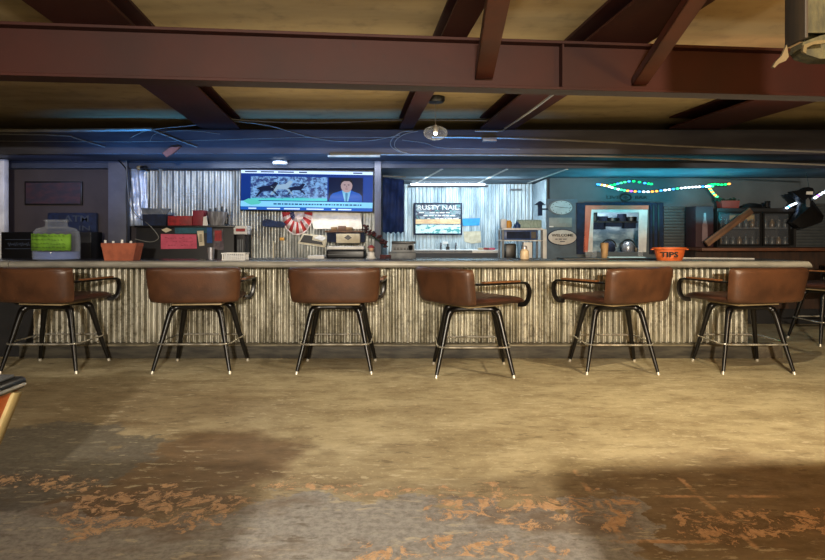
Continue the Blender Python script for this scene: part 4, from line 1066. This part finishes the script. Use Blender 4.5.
# roller shutter slats
for nm, lab, a, b, zt0, zb0 in (('roller_shutter','dark slatted shutter between the kitchen hatch and the red cooler',663,700,209,0), ('roller_shutter','slatted shutter at the right edge behind the black cloth figure',786,850,204,0)):
    s = MB(); z = 0
    while z < PZ(zt0,Y):
        s.box(PX(a,Y), PX(b,Y), Y-.035, Y-.004, z, z+.045, .01); z += .05
    one(nm, s, mat('slat paint', rgb(60,64,66), .6), lab, 'shutter')
# wooden counter on the right
wy = 9.45; wz = PZ(247.5, wy)
r = thing('wooden_counter', 'brown wooden counter along the right wall under the glass cooler', 'counter', (PX(770,wy)+.6, 9.75, 0))
hx0 = PX(694,wy)-r.location.x; hx1 = 8.4-r.location.x
MB().box(hx0,hx1,-.56,.24,wz-.05,wz,.006).build('worktop', 'wood', r)
MB().box(hx0+.05,hx1-.05,-.24,.24,.25,wz-.052).build('front_panel', mat('dark bench panel', rgb(56,36,24), .6, 0, rgb(36,24,18), 3, (6,6,1)), r)
MB().box(hx0+.1,hx1-.1,-.18,.2,0,.249).build('plinth', 'dark', r)
# red cooler with a bottle mark
Y = 9.5
r = thing('red_cooler', 'dark red upright cooler panel with a pale bottle emblem, left of the glass cooler', 'cooler', ((PX(696,Y)+PX(714,Y))/2, 9.68, 0))
hw = 9/600*Y
r.location.z = 0
MB().box(-hw,hw,-.17,.2,wz+.002,PZ(206,Y),.012).build('cabinet_body', mat('dim red paint', rgb(48,18,26), .7), r) 
s = MB().prism([(-.045,PZ(243,Y)),(.045,PZ(243,Y)),(.04,PZ(225,Y)),(.018,PZ(219,Y)),(.018,PZ(213,Y)),(-.018,PZ(213,Y)),(-.018,PZ(219,Y)),(-.04,PZ(225,Y))], -.178, -.172)
s.build('bottle_emblem', mat('pale emblem', rgb(120,100,104), .6), r, smooth=False)
# move the wooden counter start right of it
# glass door cooler on the counter
Y = 9.5; zb = wz+.001; zt_ = PZ(208,Y)
X0, X1 = PX(718,Y), PX(797,Y)
r = thing('glass_cooler', 'wide black cooler with two glass doors and rows of jars on the wooden counter', 'cooler', ((X0+X1)/2, 9.7, zb))
T = Matrix.Translation(-r.location)
yb_ = 9.95
MB().box(X0,X1,Y+.02,yb_,zt_-.06,zt_,.006).box(X0,X1,Y+.02,yb_,zb,zb+.03).box(X0,X0+.04,Y+.02,yb_,zb+.03,zt_-.06).box(X1-.04,X1,Y+.02,yb_,zb+.03,zt_-.06).box(X0,X1,yb_-.02,yb_,zb+.03,zt_-.06).xf(T).build('cabinet_body', 'dark', r, smooth=False)
xm = PX(762,Y)
for a, b in ((X0+.005,xm-.008),(xm+.008,X1-.11)):
    s = MB().box(a,b,Y-.01,Y+.015,zt_-.09,zt_-.06).box(a,b,Y-.01,Y+.015,zb+.02,zb+.05).box(a,a+.03,Y-.01,Y+.015,zb+.05,zt_-.09).box(b-.03,b,Y-.01,Y+.015,zb+.05,zt_-.09)
    d = s.xf(T).build('door', 'black', r, smooth=False)
    MB().box(a+.03,b-.03,Y,Y+.006,zb+.05,zt_-.09).xf(T).build('glass_pane', 'glass', d, smooth=False)
MB().box(X0+.045,X1-.045,Y+.06,yb_-.03,zb+.30,zb+.312).xf(T).build('inner_shelf', 'greyp', r, smooth=False)
M['jar_amber'] = mat('amber jar', rgb(90,70,42), .3, 0, rgb(56,48,38), 8); M['jar_grey'] = mat('grey jar', rgb(50,54,56), .4)
for row, zz_ in enumerate((zb+.032, zb+.314)):
    for i_ in range(11):
        x = X0+.11+i_*(X1-X0-.2)/10
        one('jar', MB().lathe([(.034,0),(.038,.01),(.038,.09),(.022,.11),(.022,.135)], (x, Y+.16, zz_), 12), 'jar_amber' if (i_+row)%3 == 0 else 'jar_grey', ('jar on the lower shelf' if row == 0 else 'jar on the upper shelf')+' of the glass cooler', 'jar', ('jars on the lower cooler shelf' if row == 0 else 'jars on the upper cooler shelf'))
one('cooler_light_panel', MB().box(PX(733,Y+.3), PX(758,Y+.3), Y+.40, Y+.42, zt_-.20, zt_-.08), mat('pale backing card', rgb(150,120,70), .7), 'pale yellowish card inside the top left of the glass cooler', 'card')
# leaning plank frame
q0, q1 = P(706,247.3,9.28), P(751,214,9.28)
d = q1-q0; ang = math.atan2(d.z, d.x)
Lp = d.length
s = MB().box(0,Lp,-.03,.03,-.05,.05,.004)
o = s.build('leaning_plank', 'plank'); o.location = q0+Vector((0,0,.055)); o.rotation_euler = (0,-ang,0)
tag(o, 'weathered plank leaning diagonally across the glass cooler front', 'plank')
# flower pot on cooler
Y = 9.65
r = thing('flower_planter', 'red planter with dark foliage on top of the glass cooler', 'planter', (PX(728,Y), Y, zt_+.001))
MB().prism([(-.13,0),(.13,0),(.15,.12),(-.15,.12)], -.08, .08).build('planter_box', mat('rust red planter', rgb(130,44,34), .7), r, smooth=False)
s = MB()
for i_ in range(40): s.ball((random.uniform(-.2,.16), random.uniform(-.08,.08), .11+random.uniform(0,.055)), random.uniform(.014,.03), 1,1,.7,1)
s.build('foliage', 'foliage', r)
r = thing('black_hat', 'low black hat lying on top of the glass cooler', 'hat', (PX(752,Y), Y, zt_+.001))
MB().lathe([(.24,0),(.245,.01),(.17,.02),(.14,.065),(.05,.085)], (0,0,0), 24, sy=.6).build('hat_body', 'black', r)
one('small_camera', MB().box(PX(765.5,Y), PX(769.5,Y), Y-.03, Y+.03, zt_+.001, zt_+.12, .006), 'black', 'small black camera standing on the glass cooler right of the hat', 'camera')
# black pointed cloth figure
Y = 9.25
r = thing('cloth_figure', 'black pointed cloth figure with white tags hanging at the right', 'decoration', tuple(P(808,228,Y)))
outl = [(792,191.5),(803,189.5),(808,187),(813,188),(815,193),(812,199),(817,206),(824,216),(822,222),(812,226),(800,228),(792,222),(800,212),(803,203),(799,198)]
T = Matrix.Translation(-r.location)
s = MB(); c0 = P(808,206,Y)-r.location
n = len(outl)
fr = [s.bm.verts.new(P(a,b,Y)-r.location) for a, b in outl]; bk = [s.bm.verts.new(P(a,b,Y)-r.location+Vector((0,.12,0))) for a, b in outl]
cf = s.bm.verts.new(c0+Vector((0,-.08,0))); cb = s.bm.verts.new(c0+Vector((0,.18,0)))
for i in range(n):
    j = (i+1) % n
    s.bm.faces.new((fr[i],fr[j],cf)); s.bm.faces.new((bk[j],bk[i],cb)); s.bm.faces.new((fr[i],bk[i],bk[j],fr[j]))
s.build('cloth_body', 'black', r, angle=60)
quad('white_tag', [(806,194.5),(806.5,191.5),(813,191.5),(812.5,194.5)], Y-.085, 'white', r)
quad('white_tag', [(806,207),(805.5,200),(808,197.5),(810,201),(809.5,207)], Y-.09, 'greyp', r)
MB().tube([P(809,187.5,Y+.06), (PX(809,Y), Y+.06, CB)], .004, 6).xf(T).build('hanging_string', 'black', r)

# ------------------------------------------------------------------ string lights
cols = [rgb(225,240,255), rgb(60,225,140), rgb(60,150,240), rgb(250,160,70), rgb(160,90,250), rgb(20,220,110)]
bulbm = [emis('led '+str(i), c, 3.2) for i, c in enumerate(cols)]
def strand(pts, n, Y, label, bias=None):
    q = [P(a, b, Y) for a, b in pts]; path = bez(q, 8)
    r_ = thing('string_lights', label, 'string lights', tuple(q[0]), 0, 'coloured string lights')
    T_ = Matrix.Translation(-r_.location)
    MB().tube(path, .006, 6).xf(T_).build('cord', 'foliage', r_)
    for i_ in range(n):
        u_ = (i_+.5)/n*(len(path)-1); k_ = int(u_); p_ = path[k_].lerp(path[min(k_+1,len(path)-1)], u_-k_)
        m_ = bulbm[random.choice(bias) if bias else random.randrange(len(cols))]
        MB().ball(p_-r_.location+Vector((0,-.01,-.02)), .022, 1.2,1,.8,2).build('bulb', m_, r_)
YS = 9.7
strand([(597,183),(606,184.5),(618,188),(632,190),(650,190.5),(668,188.5),(685,186.5),(700,185.5),(713,185)], 34, YS, 'main strand of coloured string lights swagged above the kitchen hatch', [0,1,0,2,4,3])
strand([(606,185),(614,183.5),(622,181.5),(632,180),(645,182),(652,183)], 12, YS+.1, 'short green strand of string lights looped at the upper left', [1,5,5,2])
strand([(708,184.5),(710,188),(713,192),(717,196)], 8, YS, 'short warm strand of string lights hanging down to the red planter', [3,3,0,1])
strand([(708,184),(714,183),(722,183.5),(730,182.5)], 7, YS, 'short green strand of string lights above the glass cooler', [5,5,3])
strand([(786,207),(791,204),(798,201)], 6, YS-.2, 'short strand of white string lights left of the black cloth figure', [0,0,2])
strand([(814,197),(820,193),(830,187)], 7, YS-.5, 'strand of white and violet string lights at the right edge', [0,4,0])

# ------------------------------------------------------------------ foreground table corner at the left
r = thing('game_table', 'corner of an orange-sided game table with black chrome-edged corner cap at the left edge', 'game table', (-2.6, 2.0, 0))
T = Matrix.Translation(-r.location)
ex_, ey_ = -1.70, 2.66
s = MB().box(-3.4, ex_-.06, 1.0, ey_-.06, .74, .785, .01); s.xf(T).build('table_top', 'dark', r)
s = MB().box(ex_-.30, ex_, ey_-.30, ey_, .745, .80, .025, seg=3); s.xf(T).build('corner_cap', 'black', r)
MB().tube([(ex_+.002, ey_-.28, .768), (ex_+.002, ey_-.03, .768)], .007, 8).xf(T).build('chrome_trim', 'chrome', r)
MB().box(ex_-.26,ex_-.03,ey_-.26,ey_-.05,.801,.815,.005).xf(T).build('cap_plate', 'greyp', r)
def taper(x1t, x1b, y1t, y1b, zt__, zb__, m_, nm, x0t=-3.35, y0t=1.05):
    s_ = MB(); v = [s_.bm.verts.new(p) for p in ((x0t,y0t,zt__),(x1t,y0t,zt__),(x1t,y1t,zt__),(x0t,y1t,zt__),(x0t+.2,y0t+.2,zb__),(x1b,y0t+.2,zb__),(x1b,y1b,zb__),(x0t+.2,y1b,zb__))]
    for f in ((0,1,2,3),(7,6,5,4),(0,4,5,1),(1,5,6,2),(2,6,7,3),(3,7,4,0)): s_.bm.faces.new([v[i] for i in f])
    return s_.xf(T).build(nm, m_, r, smooth=False)
taper(ex_-.025, ex_-.16, ey_-.04, ey_-.10, .744, .34, mat('orange cabinet side', rgb(190,96,40), .5, 0, rgb(160,76,30), 4), 'cabinet_side')
s = MB(); s.tube([(ex_-.03, ey_-.05, .742), (ex_-.165, ey_-.11, .34)], 1, 12, flat=(.022,.03)); s.xf(T).build('cream_trim', mat('cream trim', rgb(150,132,88), .6), r)
for lx, ly in ((-3.05,1.35),(-3.05,2.35),(-2.06,1.35),(-2.06,2.35)):
    MB().tube([(lx,ly,.34),(lx,ly,0)], [.05,.03], 12).xf(T).build('leg', 'dark', r)
# two unseen pool tables added by the viewpoint to throw broad floor shadows
def shadow_pool_table(x0, x1, y0, y1, label):
    r_ = thing('shadow_pool_table', label, 'pool table', ((x0+x1)/2, (y0+y1)/2, 0), 0, 'added pool tables'); hx_, hy_ = (x1-x0)/2, (y1-y0)/2
    MB().box(-hx_,-hx_+.14,-hy_,hy_,.72,.82,.015).box(hx_-.14,hx_,-hy_,hy_,.72,.82,.015).box(-hx_+.14,hx_-.14,-hy_,-hy_+.14,.72,.82,.015).box(-hx_+.14,hx_-.14,hy_-.14,hy_,.72,.82,.015).build('rail', 'wood', r_)
    MB().box(-hx_+.14,hx_-.14,-hy_+.14,hy_-.14,.72,.78).build('cloth_bed', mat('green baize', rgb(28,84,58), .95), r_)
    MB().box(-hx_+.06,hx_-.06,-hy_+.06,hy_-.06,.50,.718).build('cabinet', 'wood', r_)
    for a_ in (-1,1):
        for b_ in (-1,1): MB().box(a_*(hx_-.22)-.08,a_*(hx_-.22)+.08,b_*(hy_-.25)-.08,b_*(hy_-.25)+.08,0,.499,.01).build('leg','wood',r_)
shadow_pool_table(.54, 2.9, -.6, 1.05, 'unseen pool table added right of the viewpoint to shade the floor')
shadow_pool_table(-2.9, -.54, -.9, 1.05, 'unseen pool table added left of the viewpoint to shade the floor')

# ------------------------------------------------------------------ lights
def area(name, loc, size, power, color, target=None, sy=None, spread=None):
    l = bpy.data.lights.new(name, 'AREA'); l.energy = power; l.color = color; l.size = size
    l.shape = 'RECTANGLE'; l.size_y = sy or size
    if spread: l.spread = math.radians(spread)
    o = bpy.data.objects.new(name, l); COL.objects.link(o); o.location = loc
    if target is not None: o.rotation_euler = (Vector(target)-Vector(loc)).to_track_quat('-Z', 'Y').to_euler()
    return o
WARM = (1, .84, .60)
area('pool_lamp_light', (0,-3.6,2.2), .25, 800, (1,.90,.76), (.2,5.0,.3), .06)
def spot(name, loc, power, color, target, ang, blend=.6, rad=.08):
    l = bpy.data.lights.new(name, 'SPOT'); l.energy = power; l.color = color; l.spot_size = math.radians(ang); l.spot_blend = blend; l.shadow_soft_size = rad
    o = bpy.data.objects.new(name, l); COL.objects.link(o); o.location = loc
    o.rotation_euler = (Vector(target)-Vector(loc)).to_track_quat('-Z', 'Y').to_euler(); return o
spot('right_fill_spot', (0,-3.6,2.2), 1300, (1,.72,.36), (3.2,6.0,.2), 38, 1.0)  # added spot at the key lamp, brightens the right floor and stools
spot('downlight_right', (2.7,4.50,2.70), 235, (1,.84,.54), (2.7,4.6,0), 158, .3, .008)
spot('downlight_middle', (-.5,5.1,2.80), 80, (1,.89,.70), (-.5,5.0,0), 150, .5, .06)
spot('downlight_left', (-3.7,5.0,2.80), 38, (1,.88,.72), (-3.7,4.9,0), 150, .5, .06)
area('room_light_overhead', (0.8,-.5,2.75), 1.6, 12, (1,.85,.62), (0.6,3.0,0), .6)
area('ceiling_bounce_fill', (1.0,-1.4,1.5), 2.2, 122, (1,.80,.50), (1.2,1.8,2.9), .8)  # added fill in place of light bounced up off the floor
area('ceiling_fill_over_stools', (1.2,5.6,2.0), 6.0, 34, (1,.80,.50), (1.2,5.6,2.9), .7)  # added warm fill for the ceiling behind the beam, no fixture
area('beam_orange_fill', (2.9,1.3,2.2), .3, 42, (1,.45,.12), (2.9,4.3,2.6), .3)  # added orange fill for the right of the beam, apart from the lantern
area('alcove_light', (.9,9.9,2.33), 1.6, 60, (.72,.9,1), (.9,11.2,1.4), .4)
area('bar_blue_fill', (-1.9,7.72,2.1), 3.4, 13, (.05,.36,1), (-1.9,8.2,2.5), .15)  # added blue fill under the bar ceiling, no source in the room
area('header_blue_fill', (-1.4,6.95,2.1), 5.5, 25, (.04,.34,1), (-1.4,7.6,2.5), .12, 110)  # added blue glow on the header, no lamp stands there
area('left_wall_blue_fill', (-4.9,7.8,2.3), 1.2, 6, (.4,.52,1), (-5.2,8.8,1.6), .2)  # added bluish fill for the left wall, without a fixture
area('teal_glow_fill', (3.8,9.2,1.75), 2.4, 30, (.04,.65,.8), (3.8,9.6,2.5), .4)  # added teal glow on the right-hand ceiling, without a fixture
area('backbar_light', (-1.6,8.35,2.44), 2.6, 20, (.85,.92,1), (-1.6,8.65,1.2), .15)
area('undershelf_light', (-1.15,8.35,1.98), .8, 6, (1,.96,.88), (-1.15,8.8,1.5), .08)
area('kitchen_light', (PX(617,10.04)+.0,10.45,2.3), .6, 16, (.8,.92,1), (PX(617,10.04)+.1,10.7,1.2), .3)
w = bpy.data.worlds.new('World'); scene.world = w; w.use_nodes = True
w.node_tree.nodes['Background'].inputs[0].default_value = (.5,.5,.6,1); w.node_tree.nodes['Background'].inputs[1].default_value = .03

# ------------------------------------------------------------------ camera
cam = bpy.data.cameras.new('Camera'); co = bpy.data.objects.new('Camera', cam); COL.objects.link(co)
co.location = (0,0,CH); co.rotation_euler = (PI/2,0,0)
cam.sensor_width = 36; cam.lens = 36*600/825; cam.shift_y = -45/825; cam.clip_start = .05
scene.camera = co
vs = scene.view_settings; vs.view_transform = 'Standard'; vs.look = 'None'; vs.gamma = 1; vs.use_curve_mapping = False; vs.exposure = 0
